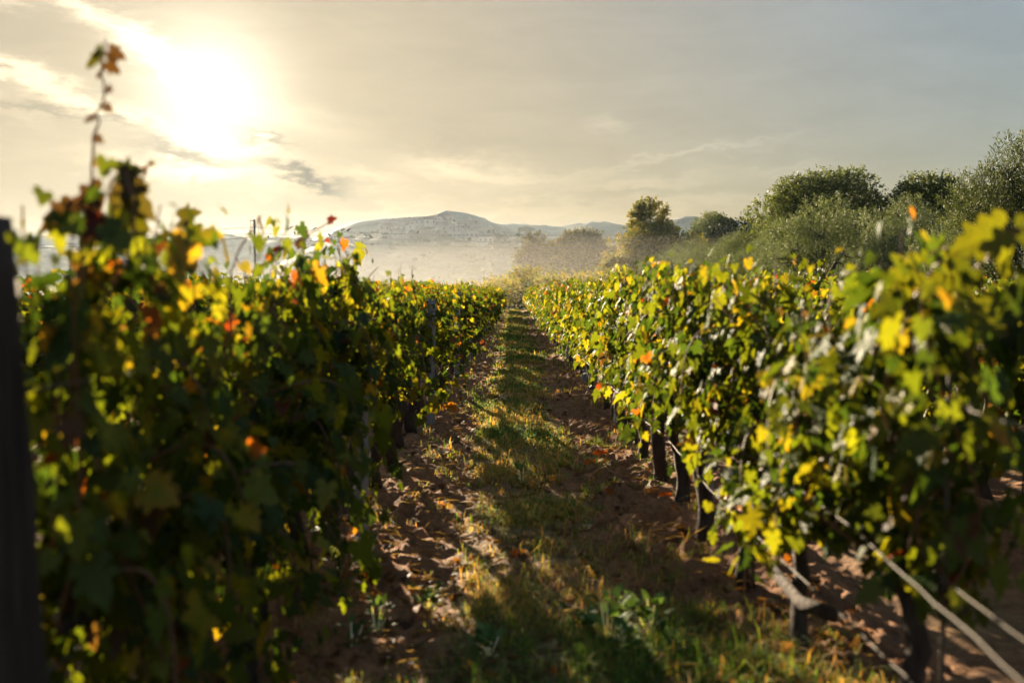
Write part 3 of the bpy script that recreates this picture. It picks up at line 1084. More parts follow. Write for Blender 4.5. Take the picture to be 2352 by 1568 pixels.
def build_grass():
    rng = np.random.default_rng(8)
    n = 46000
    y = 3.2 + (76 - 3.2) * rng.random(n) ** 2.4
    x = rng.uniform(-0.95, 1.35, n)
    keep = rng.random(n) < path_w(x, y) * np.clip(0.8 + y / 40, 0, 1.2)
    x, y = x[keep], y[keep]
    nt = len(x)
    k = 13
    tx = np.repeat(x, k) + rng.normal(0, 0.035, nt * k)
    ty = np.repeat(y, k) + rng.normal(0, 0.035, nt * k)
    hgt = np.repeat(rng.gamma(4, 0.0145, nt), k) * rng.uniform(0.5, 1.2, nt * k) + 0.02
    hgt = np.minimum(hgt, 0.20)
    ang = rng.uniform(0, 2 * np.pi, nt * k)
    lean = rng.uniform(0.2, 1.7, nt * k)
    base = np.stack([tx, ty, ground_h(tx, ty) - 0.005], 1)
    d = np.stack([np.cos(ang), np.sin(ang), 0 * ang], 1)
    side = np.stack([-np.sin(ang), np.cos(ang), 0 * ang], 1)
    w = np.maximum(0.0017, 0.00036 * ty)[:, None] * rng.uniform(0.7, 1.4, (nt * k, 1))
    h = hgt[:, None]
    p1 = base + d * (lean[:, None] * h * 0.35) + np.array([0, 0, 1]) * h * 0.62
    p2 = base + d * (lean[:, None] * h * 1.0) + np.array([0, 0, 1]) * h * (1.0 - 0.5 * np.minimum(lean[:, None], 1.5))
    V = np.stack([base - side * w, base + side * w, p1 - side * w * 0.8, p1 + side * w * 0.8, p2], 1).reshape(-1, 3)
    F = (np.array([(0, 1, 3), (0, 3, 2), (2, 3, 4)])[None] + (np.arange(nt * k) * 5)[:, None, None]).reshape(-1, 3)
    pal = np.array([(0.055, 0.105, 0.018), (0.085, 0.145, 0.022), (0.15, 0.17, 0.03), (0.30, 0.20, 0.08), (0.36, 0.19, 0.06), (0.035, 0.07, 0.02)])
    tint = np.repeat(fbm(x * 1.2, y * 1.0, 55, 2), k)
    dryp = np.clip(0.24 + 1.8 * (tint - 0.42) + 0.15 * np.clip((8 - ty) / 3, 0, 1), 0.10, 0.8)
    u = rng.random(nt * k)
    idx = np.where(u < dryp, rng.integers(2, 5, nt * k), rng.choice([0, 1, 5, 0, 2], nt * k))
    C = pal[idx] * rng.uniform(1.1, 2.2, (nt * k, 1))
    o = MB().add(V, F, np.repeat(C, 5, 0)).build('grass', M_GRASS)
    tag(o, 'short green and straw coloured grass along the path between the vine rows', 'grass', kind='stuff')
    # dead leaves and twigs lying about
    n = 3600
    y = 3.2 + 60 * rng.random(n) ** 2.2
    x = rng.uniform(-1.2, 1.5, n)
    P = np.stack([x, y, ground_h(x, y) + 0.012], 1)
    T = np.stack([rng.normal(0, 1, n), rng.normal(0, 1, n), rng.normal(0, 0.25, n)], 1)
    N = np.stack([rng.normal(0, .45, n), rng.normal(0, .45, n), np.ones(n)], 1)
    pal = np.array([BROWN, BROWN * 1.4, (0.22, 0.10, 0.04), (0.17, 0.11, 0.06), ORANGE * 0.7])
    C = pal[rng.choice(5, n, p=[.3, .3, .2, .14, .06])]
    b = MB().add(*leaves(P, T, N, rng.uniform(0.03, 0.075, n), 'mid', C), mat=0)
    n = 7000
    y = 3.2 + 40 * rng.random(n) ** 2.0
    x = rng.choice([-0.7, 0.8, 0.1], n) + rng.normal(0, 0.30, n)
    P = np.stack([x, y, ground_h(x, y) + 0.008], 1)
    T = np.stack([rng.normal(0, 1, n), rng.normal(0, 1, n), rng.normal(0, 0.12, n)], 1)
    N = np.stack([rng.normal(0, .3, n), rng.normal(0, .3, n), np.ones(n)], 1)
    C = np.array([(0.28, 0.19, 0.11)]) * rng.uniform(0.5, 1.2, (n, 1))
    b.add(*leaves(P, T, N, rng.uniform(0.05, 0.20, n), 'lance', C, width=0.035), mat=0)
    o = b.build('leaf_litter', M_GRASS)
    tag(o, 'dead brown leaves and straw strewn over the soil', 'leaf litter', kind='stuff')


build_grass()

ORANGE_LEAF = np.array([[0.62, 0.13, 0.02]])
for (a, b_, lab) in (((1180, 1283), 0.075, 'single bright orange fallen leaf lying in the middle of the path grass'),
                     ((1525, 1177), 0.085, 'orange fallen leaf on the soil below the second trunk gap of the right row'),
                     ((1650, 1187), 0.08, 'orange fallen leaf on the soil between two dark right row trunks'),
                     ((1785, 1213), 0.08, 'orange fallen leaf on the soil nearest the hanging right row leaves'),
                     ((1372, 1066), 0.11, 'curled orange fallen leaf on sunlit clods beside the right row'),
                     ((1350, 1078), 0.09, 'smaller orange fallen leaf touching the curled one on sunlit clods')):
    d = CAM_H * FPX / (a[1] - 665)
    X = (a[0] - 1180) / FPX * d
    z = float(ground_h(np.array([X]), np.array([d]))[0])
    T = np.array([[0.8, 0.3, 0.25]])
    N = np.array([[-0.1, -0.6, 0.8]])
    V, F, C = leaves(np.array([[0, 0, 0.012]]), T, N, np.array([b_]), 'hi', ORANGE_LEAF, ORANGE_LEAF * 0.8)
    o = MB().add(V, F, C).build('fallen_leaf', M_GRASS)
    o.location = (X, d, z)
    tag(o, lab, 'leaf')


def weed_mesh(seed, broad=0.07, n=16, stem_h=0.0):
    rng = np.random.default_rng(seed)
    ang = rng.uniform(0, 2 * np.pi, n)
    up = rng.uniform(0.1, 1.0, n)
    r = rng.uniform(0.01, 0.07, n)
    P = np.stack([np.cos(ang) * r, np.sin(ang) * r, 0.01 + rng.uniform(0, 0.05 + stem_h, n)], 1)
    T = np.stack([np.cos(ang), np.sin(ang), up], 1)
    N = np.stack([-np.cos(ang) * up, -np.sin(ang) * up, np.ones(n)], 1)
    C = np.array([(0.085, 0.15, 0.045)]) * rng.uniform(0.7, 1.5, (n, 1))
    lv = MB().add(*leaves(P, T, N, rng.uniform(0.6, 1.3, n) * broad, 'oval', C, width=0.55)).mesh('leaves', M_GRASS)
    b = MB()
    for q in range(0, n, 3):
        b.add(*tube([(0, 0, -0.02), P[q]], [0.003, 0.002], 4))
    return lv, b.mesh('stem', M_GRASS)


weeds = [weed_mesh(600 + k, 0.045 + 0.012 * (k % 3), 18 + 5 * k, 0.04 + 0.05 * (k % 3)) for k in range(5)]
wr = random.Random(12)
for (a, c) in ((1400, 1490), (1440, 1520), (1335, 1455), (1500, 1480), (1120, 1520), (860, 1450), (800, 1500), (980, 1400), (1350, 1210), (1200, 1120), (1460, 1440), (840, 1330)):
    d = CAM_H * FPX / (c - 665)
    X = (a - 1180) / FPX * d
    e = empty('weed', (X, d, float(ground_h(np.array([X]), np.array([d]))[0])), wr.uniform(0, 6), 'low broad leaved green weed growing in the path grass', 'weed', 'weeds in the path grass')
    s = wr.uniform(0.7, 1.3)
    e.scale = (s, s, s)
    wv = wr.choice(weeds)
    link('leaves', wv[0], e)
    link('stem', wv[1], e)
# tall grey green mullein-like weed beside the left row
rng = np.random.default_rng(3)
n = 40
zz = np.linspace(0.03, 0.62, n)
ang = np.arange(n) * 2.4
P = np.stack([0.01 * np.cos(ang), 0.01 * np.sin(ang), zz], 1)
T = np.stack([np.cos(ang), np.sin(ang), rng.uniform(0.1, 0.9, n)], 1)
N = np.stack([-np.cos(ang) * .5, -np.sin(ang) * .5, np.ones(n)], 1)
C = np.array([(0.13, 0.16, 0.09)]) * rng.uniform(0.7, 1.2, (n, 1))
e = empty('tall_weed', px(768, 1405, 4.63), 0, 'tall grey green weed standing at the foot of the left row', 'weed')
e.location.z = 0.0
MB().add(*leaves(P, T, N, np.linspace(0.13, 0.03, n), 'oval', C, width=0.4)).build('leaves', M_GRASS, e)
MB().add(*tube([(0, 0, -0.03), (0.01, 0, 0.3), (0, 0.01, 0.64)], [0.008, 0.006, 0.003], 6), C=(0.1, 0.12, 0.06)).build('stem', M_GRASS, e)

# ------------------------------------------------------------------ trees


def crown_points(rng, lobes, n, shell=0.65, gap=0.42, gscale=1.6):
    """points spread through a union of ellipsoid lobes with an uneven outline"""
    lobes = np.array(lobes, float)
    vol = lobes[:, 3] * lobes[:, 4] * lobes[:, 5]
    which = rng.choice(len(lobes), int(n * 2.0), p=vol / vol.sum())
    d = unit(rng.normal(0, 1, (len(which), 3)))
    r = 1 - (1 - rng.random(len(which)) ** 0.6) * shell
    bump = 0.80 + 0.42 * fbm(d[:, 0] * 2.4 + which * 7.1, d[:, 2] * 2.4 + d[:, 1] * 1.9, 7, 3)
    P = lobes[which, :3] + d * lobes[which, 3:6] * (r * bump)[:, None]
    g = fbm(P[:, 0] / gscale + P[:, 1] * 0.37, P[:, 2] / gscale + P[:, 1] * 0.61, 15, 3)
    keep = (g > gap) & (P[:, 2] > 0.1)
    P, d = P[keep][:n], d[keep][:n]
    return P, d


def make_tree(seed, lobes, trunk_h, trunk_r, n, kind, size, width, pal, gap=0.42, twig=6, up=0.4, shell=0.65, mat=None, gscale=1.4, stems=1):
    rng = np.random.default_rng(seed)
    P, D = crown_points(rng, lobes, max(1, n // twig), shell, gap, gscale)
    m = len(P)
    # each point carries a twig with several leaves
    dirn = unit(D + np.array([0, 0, up]) + rng.normal(0, 0.35, (m, 3)))
    tl = size * 2.2
    fr = np.tile(np.linspace(0, 1, twig), m)
    base = np.repeat(P, twig, 0) + np.repeat(dirn, twig, 0) * (fr * tl)[:, None] + rng.normal(0, size * 0.28, (m * twig, 3))
    T = np.repeat(dirn, twig, 0) + rng.normal(0, 0.65, (m * twig, 3))
    N = rng.normal(0, 1, (m * twig, 3)) + np.array([0, 0, 0.6])
    pal = np.array(pal)
    cl = np.repeat(rng.choice(len(pal), m), twig)
    C = pal[cl] * rng.uniform(0.7, 1.3, (m * twig, 1))
    S = size * rng.uniform(0.7, 1.3, m * twig)
    crown = MB().add(*leaves(base, T, N, S, kind, C, width=width)).mesh('crown', mat or M_TREE)
    t = MB()
    lob = np.array(lobes, float)
    fork = np.array([0, 0, trunk_h])
    tt = np.linspace(0, 1, 7)
    for s in range(stems):
        off = np.array([0.25 * math.cos(s * 2.3), 0.25 * math.sin(s * 2.3), 0]) * (stems > 1)
        TP = np.stack([off[0] * (0.4 + tt) + 0.1 * np.sin(3 * tt + s), off[1] * (0.4 + tt), -0.3 + (trunk_h + 0.3) * tt], 1)
        t.add(*tube(TP, trunk_r * (1.3 - 0.5 * tt + 0.4 * np.exp(-6 * tt)) / (1 + 0.3 * (stems > 1)), 8, 0.12, rng))
    for lb in lob:
        c = lb[:3]
        u = np.linspace(0, 1, 7)[:, None]
        Q = fork + (c - fork) * u + np.array([0, 0, 1]) * 0.15 * np.linalg.norm(c - fork) * np.sin(u * np.pi) + rng.normal(0, 0.04, (7, 3)) * u
        t.add(*tube(Q, np.linspace(trunk_r * 0.55, trunk_r * 0.2, 7), 6, 0.1, rng))
        for k in range(6):
            e = c + unit(rng.normal(0, 1, 3)) * lb[3:6] * 0.75
            q0 = Q[3 + k % 4]
            t.add(*tube([q0, (q0 + e) / 2 + rng.normal(0, 0.1, 3), e], [trunk_r * 0.22, trunk_r * 0.14, trunk_r * 0.05], 5))
    return t.mesh('trunk', M_TBARK), crown


OLIVE_PAL = [(0.080, 0.110, 0.056), (0.120, 0.148, 0.084), (0.17, 0.195, 0.125), (0.060, 0.084, 0.036), (0.105, 0.130, 0.048)]
OAK_PAL = [(0.060, 0.088, 0.034), (0.085, 0.115, 0.038), (0.050, 0.074, 0.028), (0.110, 0.130, 0.040)]
GOLD_PAL = [(0.11, 0.12, 0.034), (0.15, 0.145, 0.038), (0.085, 0.10, 0.032), (0.19, 0.155, 0.042)]

olive_lobes = [
    [(0, 0, 2.7, 1.9, 1.8, 1.7), (1.2, 0.3, 3.4, 1.3, 1.2, 1.3), (-1.2, 0, 3.2, 1.2, 1.3, 1.2), (0.1, 0, 4.2, 1.1, 1.1, 1.1), (0.9, -0.8, 1.8, 1.2, 1.0, 1.1), (-1.3, -0.4, 1.9, 1.1, 1.0, 1.0)],
    [(0, 0, 2.4, 1.7, 1.7, 1.6), (0.9, 0.2, 3.5, 1.1, 1.1, 1.1), (-0.9, 0.3, 3.9, 1.0, 1.0, 1.3), (-1.3, 0, 2.3, 1.1, 1.1, 1.2), (1.3, 0, 1.9, 1.1, 1.1, 1.2)],
    [(0, 0, 2.8, 1.6, 1.6, 2.1), (0.7, 0, 4.1, 0.9, 0.9, 1.1), (-0.8, 0, 3.3, 1.2, 1.1, 1.2), (1.2, 0.2, 2.2, 1.2, 1.2, 1.2), (-1.0, -0.3, 1.6, 1.2, 1.0, 0.9)]]
OLIVES = [make_tree(700 + k, lb, 1.1, 0.20, 30000, 'lance', 0.10, 0.26, OLIVE_PAL, 0.40, 7, 0.7, 0.6, M_OLIVE, 0.8, 2) for k, lb in enumerate(olive_lobes)]
oak_lobes = [
    [(0, 0, 6.2, 3.4, 3.0, 2.4), (2.6, 0.3, 5.6, 2.0, 2.0, 1.8), (-2.6, 0, 5.4, 2.1, 2.0, 2.0), (0.8, 0, 7.6, 2.2, 2.0, 1.3), (-1.4, 0.5, 7.2, 1.7, 1.6, 1.3), (-3.8, 0, 3.6, 1.6, 1.6, 1.7), (2.9, 0, 3.6, 1.6, 1.6, 1.7), (-1, -1, 3.6, 2.2, 2, 1.9)],
    [(0, 0, 5.6, 3.0, 2.8, 2.6), (2.2, 0, 6.0, 1.8, 1.8, 1.6), (-2.3, 0, 5.8, 1.8, 1.8, 1.5), (0.2, 0, 7.5, 1.9, 1.8, 1.2), (-2.4, 0, 3.4, 1.8, 1.6, 1.7), (2.4, 0, 3.4, 1.8, 1.6, 1.8)]]
OAKS = [make_tree(750 + k, lb, 2.6, 0.36, 52000, 'oval', 0.115, 0.62, OAK_PAL, 0.40, 6, 0.35, 0.62, M_TREE, 1.5) for k, lb in enumerate(oak_lobes)]


def tree(name, meshes, loc, h, base_h, label, cat, rz=0.0, sx=1.0, group=None):
    e = empty(name, loc, rz, label, cat, group)
    s = h / base_h
    e.scale = (s * sx, s * sx, s)
    link('trunk', meshes[0], e)
    link('crown', meshes[1], e)
    return e


def at_px(xc, top, d):
    x = (xc - 1180) / FPX * d
    return (x, d, -0.05), CAM_H + (665 - top) / FPX * d


OLIVE_H, OAK_H = 5.15, 8.85
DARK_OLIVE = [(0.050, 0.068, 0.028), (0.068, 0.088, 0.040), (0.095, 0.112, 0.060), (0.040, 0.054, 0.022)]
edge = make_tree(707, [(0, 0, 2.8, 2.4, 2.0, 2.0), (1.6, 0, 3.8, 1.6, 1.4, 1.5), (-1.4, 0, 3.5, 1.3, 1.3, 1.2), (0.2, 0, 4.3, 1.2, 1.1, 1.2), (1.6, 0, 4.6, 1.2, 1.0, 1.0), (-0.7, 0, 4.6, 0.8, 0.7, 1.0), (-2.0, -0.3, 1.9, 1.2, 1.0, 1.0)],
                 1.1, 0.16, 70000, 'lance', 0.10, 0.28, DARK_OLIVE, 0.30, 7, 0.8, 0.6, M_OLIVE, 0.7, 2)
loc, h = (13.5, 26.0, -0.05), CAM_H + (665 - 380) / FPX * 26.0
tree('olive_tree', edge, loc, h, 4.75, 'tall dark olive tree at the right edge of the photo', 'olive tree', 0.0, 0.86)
for (xc, top, d, v, sx, rz, lab) in (
        (2195, 505, 33, 0, 1.1, 2.0, 'lower olive tree just in front of the dark edge tree'),
        (1885, 458, 44, 0, 1.12, 0.0, 'large round grey green olive tree in front of the big oak'),
        (2055, 505, 39, 2, 1.15, 1.2, 'silvery olive tree right of the large round olive'),
        (2030, 452, 52, 1, 0.9, 3.0, 'olive tree with pointed top between the two oaks'),
        (2120, 482, 50, 2, 1.1, 4.2, 'small dim olive tree below the second oak'),
        (1765, 545, 55, 1, 0.95, 5.1, 'small pale olive tree left of the large round olive'),
        (1690, 532, 66, 2, 1.25, 0.9, 'pale olive tree below the dark dome shaped pine'),
        (1625, 562, 74, 0, 1.1, 2.6, 'pale olive tree in the middle of the hazy tree line'),
        (1555, 568, 82, 1, 1.1, 3.7, 'hazy olive tree below the tall slender oak'),
        (1590, 548, 88, 2, 1.5, 0.3, 'round pale olive tree just right of the golden trees'),
        (1730, 556, 60, 0, 1.15, 5.6, 'wide pale olive tree below the dome shaped pine, nearest the row'),
        (1500, 588, 80, 2, 1.2, 1.9, 'small hazy olive bush near the end of the right row')):
    loc, h = at_px(xc, top, d)
    tree('olive_tree', OLIVES[v], loc, h, OLIVE_H, lab, 'olive tree', rz, sx)
for (xc, top, d, v, sx, rz, lab) in (
        (1895, 392, 66, 0, 1.12, 0.0, 'largest dark oak with a broad crown rising over the olives'),
        (2130, 392, 62, 1, 1.0, 2.2, 'dense dark oak between the broad oak and the right edge'),
        (1800, 492, 78, 1, 0.85, 3.0, 'low oak filling the gap left of the broad oak'),
        (2250, 430, 70, 0, 0.9, 1.0, 'dark oak behind the tall olive at the right edge'),
        (1640, 492, 115, 0, 0.85, 4.0, 'small dark oak with open crown on the skyline')):
    loc, h = at_px(xc, top, d)
    tree('oak_tree', OAKS[v], loc, h, OAK_H, lab, 'oak tree', rz, sx)

# trees of the hazy far group
g1 = make_tree(801, [(0, 0, 8.9, 1.9, 1.8, 1.6), (-1.0, 0, 7.2, 1.4, 1.4, 1.2), (1.1, 0, 7.2, 1.5, 1.4, 1.3), (0, 0, 5.6, 1.8, 1.6, 1.5)], 4.5, 0.22, 9000, 'oval', 0.24, 0.7, GOLD_PAL, 0.45, 6, 0.35, 0.8, M_TREE, 1.2)
loc, h = at_px(1492, 466, 103)
tree('tall_tree', g1, loc, h, 10.4, 'tall slender tree with golden leaves above the hazy bushes', 'tree')
g2 = make_tree(802, [(0, 0, 4.4, 3.0, 2.6, 2.3), (-2.4, 0, 3.6, 2.0, 2, 2.2), (2.6, 0, 3.8, 2.2, 2, 2.3), (4.2, 0, 2.8, 1.6, 1.6, 2.0), (-3.4, 0, 2.2, 1.6, 1.6, 1.8), (1, -1, 2.2, 2.6, 2, 1.8)], 1.8, 0.3, 17000, 'oval', 0.22, 0.7, GOLD_PAL, 0.38, 6, 0.3, 0.7, M_TREE, 1.3)
loc, h = at_px(1502, 522, 100)
tree('broad_tree', g2, loc, h, 6.7, 'broad golden green tree around the tall slender one', 'tree')
loc, h = at_px(1440, 575, 97)
tree('broad_tree', g2, loc, h, 6.7, 'low golden green bushy tree left of the broad golden one', 'tree', 2.4, 0.8)
g3 = make_tree(803, [(-0.3, 0, 7.2, 3.2, 3, 2.2), (2.8, 0, 6.6, 2.4, 2, 1.9), (-3.0, 0, 6.3, 2.2, 2, 2.0), (4.2, 0, 4.6, 2.2, 2, 2.2), (-3.8, 0, 4, 2.0, 2, 2.2), (0.4, 0, 4, 3.4, 2.4, 2.4), (1.5, 0, 8, 2, 2, 1.2)], 2.8, 0.34, 15000, 'oval', 0.30, 0.72, [(0.075, 0.072, 0.026), (0.095, 0.085, 0.03), (0.06, 0.065, 0.022)], 0.36, 6, 0.3, 0.65, M_TREE, 1.6)
loc, h = at_px(1335, 530, 150)
tree('far_tree', g3, loc, h, 9.5, 'broad brownish tree in the haze at the end of the rows', 'tree', 0, 0.92)
g4 = make_tree(804, [(0.3, 0, 7.6, 1.7, 1.6, 1.4), (-1.4, 0, 6.2, 1.5, 1.5, 1.2), (1.7, 0, 6.2, 1.5, 1.5, 1.2), (-2.0, 0, 4.3, 1.5, 1.4, 1.2), (1.2, 0, 4.3, 1.7, 1.4, 1.3), (-1.4, 0, 2.4, 1.4, 1.4, 1.1), (0.8, 0, 2.2, 1.4, 1.4, 1.2)], 2.2, 0.26, 6500, 'oval', 0.30, 0.72, [(0.045, 0.048, 0.016), (0.06, 0.06, 0.02)], 0.47, 6, 0.3, 0.8, M_TREE, 1.1)
loc, h = at_px(1232, 542, 145)
tree('open_tree', g4, loc, h, 8.9, 'open crowned tree with bare limbs at the left end of the hazy group', 'tree', 0, 1.05)
g5 = make_tree(805, [(0, 0, 5.2, 4.2, 3, 1.7), (-2.2, 0, 4.8, 2.6, 2, 1.4), (2.4, 0, 4.8, 2.6, 2, 1.4), (0, 0, 3.2, 3.6, 2.6, 1.8)], 2.2, 0.3, 14000, 'lance', 0.26, 0.4, [(0.02, 0.036, 0.014), (0.03, 0.046, 0.016)], 0.34, 6, 0.6, 0.5, M_TREE, 1.4)
loc, h = at_px(1738, 506, 112)
tree('pine_tree', g5, loc, h, 6.9, 'dark dome shaped pine on the skyline left of the broad oak', 'pine tree', 0.0, 1.35)

# leafy shrubs at the end of the path and along the field edge
SHRUB_PAL = [(0.14, 0.15, 0.03), (0.20, 0.17, 0.035), (0.10, 0.12, 0.025), (0.17, 0.12, 0.03)]
s1 = make_tree(820, [(0, 0, 1.3, 1.0, 0.9, 1.2), (0.6, 0, 2.2, 0.7, 0.6, 0.9), (-0.6, 0, 1.9, 0.7, 0.6, 0.8)], 0.5, 0.05, 2600, 'oval', 0.13, 0.5, SHRUB_PAL, 0.46, 6, 0.9, 0.9, M_GRASS, 0.6, 3)
s2 = make_tree(821, [(0, 0, 0.9, 1.3, 1.1, 0.9), (0.9, 0, 0.8, 0.9, 0.8, 0.9), (-0.9, 0, 0.8, 0.9, 0.8, 0.8)], 0.3, 0.05, 2600, 'oval', 0.13, 0.5, SHRUB_PAL, 0.42, 6, 0.9, 0.9, M_GRASS, 0.6, 3)
loc, h = at_px(1205, 605, 84)
tree('shrub', s1, loc, h, 3.0, 'tall thin sunlit shrub at the end of the path', 'shrub')
sr = random.Random(7)
for i, (xc, top, d) in enumerate(((1150, 640, 88), (1172, 634, 92), (1230, 636, 90), (1262, 632, 95), (1300, 630, 92), (1345, 628, 98), (1390, 626, 94), (1430, 622, 90), (1185, 643, 80), (1110, 645, 95), (1070, 648, 100))):
    loc, h = at_px(xc, top, d)
    tree('shrub', s2, loc, h, 1.75, 'low sunlit shrub in the haze beyond the end of the vine rows', 'shrub', sr.uniform(0, 6), sr.uniform(1.0, 1.5), 'low shrubs beyond the vine rows')
cy = make_tree(830, [(0, 0, 3.5, 0.75, 0.75, 3.2), (0, 0, 2.0, 0.9, 0.9, 1.8)], 0.8, 0.15, 3500, 'lance', 0.3, 0.4, [(0.02, 0.034, 0.014), (0.028, 0.042, 0.016)], 0.3, 6, 1.4, 0.5, M_TREE, 1.0)
for (xc, top, lab) in ((1125, 637, 'leftmost of three faint cypresses in the mist'), (1138, 631, 'tallest of three faint cypresses in the mist'), (1151, 631, 'rightmost of three faint cypresses in the mist')):
    loc, h = at_px(xc, top, 260)
    tree('cypress_tree', cy, loc, h, 6.8, lab, 'cypress tree', xc)

# ------------------------------------------------------------------ village on the hill


def hill_z(pxx):
    h = np.array(VILL, float)
    return CAM_H + (665 - np.interp(pxx, h[:, 0], h[:, 1])) / FPX * D_VILL


VWALLS = [M_WALL, M_STONE]


def house(pxx, pyb, w, hgt, dep, label, group, seed, tower=False, d=None):
    """pyb is the row of the photo where its foot stands"""
    rng = random.Random(seed)
    d = d or D_VILL - 6
    x, y, z = px(pxx, pyb, d)
    e = empty('castle_block' if tower else 'village_house', (x, y, z), rng.uniform(-0.25, 0.25), label, 'castle' if tower else 'house', group)
    MB().add(*box((0, 0, hgt / 2 - 3), (w, dep, hgt + 6))).build('wall', VWALLS[seed % 2], e, False)
    if tower:
        b = MB()
        nm = int(w / 1.4)
        for k in range(nm):
            b.add(*box((-w / 2 + (k + 0.5) * w / nm, -dep / 2 + 0.3, hgt + 0.45), (w / nm * 0.55, 0.5, 0.9)))
        b.build('battlement', M_STONE, e, False)
    else:
        rh = w * 0.16
        V = np.array([(-w / 2 - .3, -dep / 2 - .3, hgt), (w / 2 + .3, -dep / 2 - .3, hgt), (w / 2 + .3, dep / 2 + .3, hgt), (-w / 2 - .3, dep / 2 + .3, hgt), (-w / 2 - .3, 0, hgt + rh), (w / 2 + .3, 0, hgt + rh)])
        F = np.array([(0, 1, 5), (0, 5, 4), (2, 3, 4), (2, 4, 5), (0, 4, 3), (1, 2, 5), (0, 3, 2), (0, 2, 1)])
        rf = MB().add(V + np.array([0, 0, 0.02]), F).build('roof', M_TILE, e, False)
        MB().add(*box((w * 0.2, dep * 0.1, hgt + rh + 0.2), (0.6, 0.6, 1.2))).build('chimney', M_STONE, rf, False)
    nx, nz = max(1, int(w / 2.6)), max(1, int(hgt / 3.0))
    for i in range(nx):
        for j in range(nz):
            MB().add(*box((-w / 2 + (i + 0.5) * w / nx, -dep / 2 - 0.02, (j + 0.5) * hgt / nz), (0.9, 0.12, 1.3))).build('window', M_PANE, e, False)


house(1003, 523, 8.5, 5.5, 7, 'square castle block on the very top of the village', None, 3, True, D_VILL - 4)
house(975, 525, 14, 3.4, 6, 'long stone building left of the castle block', None, 5)
house(957, 529, 9, 4.0, 6, 'wide stone house at the left foot of the castle', None, 7)
house(1022, 526, 6, 3.0, 6, 'narrow house touching the right side of the castle', None, 8)
hr = random.Random(21)
hs = []
for i in range(34):
    a = hr.uniform(885, 1120)
    crest = np.interp(a, [p[0] for p in VILL], [p[1] for p in VILL])
    hs.append((a, crest + hr.uniform(3, 22)))
for i, (a, b) in enumerate(hs):
    d = D_VILL - (b - np.interp(a, [p[0] for p in VILL], [p[1] for p in VILL])) * 1.6 - 3
    house(a, b, hr.uniform(5, 9.5), hr.uniform(4.2, 7.0), hr.uniform(5, 8), 'small pale house packed on the village slope', 'houses of the hill village', i, False, d)
house(1085, 551, 8, 5, 7, 'pale tall house at the right end of the village', None, 40, False, 565)
house(1115, 560, 8.5, 3.8, 7, 'lone low house among trees below the village', None, 42, False, 556)
# umbrella pine beside the village
up_ = make_tree(840, [(0, 0, 9.3, 5.2, 4.0, 0.9), (-2.5, 0, 9.0, 3.0, 3, 0.7), (2.6, 0, 9.0, 3.0, 3, 0.7)], 7.6, 0.3, 7000, 'lance', 0.5, 0.5, [(0.02, 0.034, 0.014), (0.03, 0.045, 0.016)], 0.25, 6, 0.5, 0.6, M_TREE, 2.0)
x, y, z = px(1208, 552, D_VILL - 12)
tree('umbrella_pine', up_, (x, y, z), 7.0, 10.2, 'flat topped umbrella pine right of the village', 'pine tree', 0, 1.25)
x, y, z = px(1040, 527, D_VILL - 6)
tree('umbrella_pine', up_, (x, y, z), 5.0, 10.2, 'small umbrella pine beside the castle', 'pine tree', 1, 0.7)
# woods on the slopes: clumps of crowns


def woods():
    rng = np.random.default_rng(17)
    b = MB()
    ico = unit(np.array([(0, 0, 1), (1, 0, .3), (.3, 1, .3), (-.8, .6, .3), (-.8, -.6, .3), (.3, -1, .3), (.6, .5, -.4), (-.5, .8, -.4), (-.9, -.2, -.4), (-.2, -.9, -.4), (.8, -.4, -.4)], float))
    fi = np.array([(0, 1, 2), (0, 2, 3), (0, 3, 4), (0, 4, 5), (0, 5, 1), (1, 6, 2), (2, 7, 3), (3, 8, 4), (4, 9, 5), (5, 10, 1), (2, 6, 7), (3, 7, 8), (4, 8, 9), (5, 9, 10), (1, 10, 6)])
    for k in range(260):
        a = rng.uniform(680, 1300)
        crest = np.interp(a, [p[0] for p in VILL], [p[1] for p in VILL])
        f = rng.random() ** 1.3
        if 880 < a < 1125 and f < 0.35 and rng.random() < 0.75:
            continue
        dd = D_VILL - f * 150
        zc = (CAM_H + (665 - crest) / FPX * D_VILL) * (0.5 + 0.5 * math.cos(math.pi * (f * 150 / 190) ** 0.9)) - 0.6
        r = rng.uniform(1.2, 3.0)
        for q in range(3):
            V = ico * (r * 0.8 * rng.uniform(0.6, 1.0)) * (1 + rng.normal(0, 0.16, (len(ico), 1))) * np.array([1.1, 1.1, 0.9]) + np.array([(a - 1180) / FPX * dd, dd, zc + r * 0.4]) + rng.normal(0, r * 0.45, 3)
            b.add(V, fi, np.array([0.046, 0.062, 0.032]) * rng.uniform(0.8, 1.3))
    o = b.build('woods', M_FOREST)
    tag(o, 'scattered woods on the slope below the hill village', 'woods', kind='stuff')


woods()

# ------------------------------------------------------------------ utility poles, lines, birds
DP = 110.0


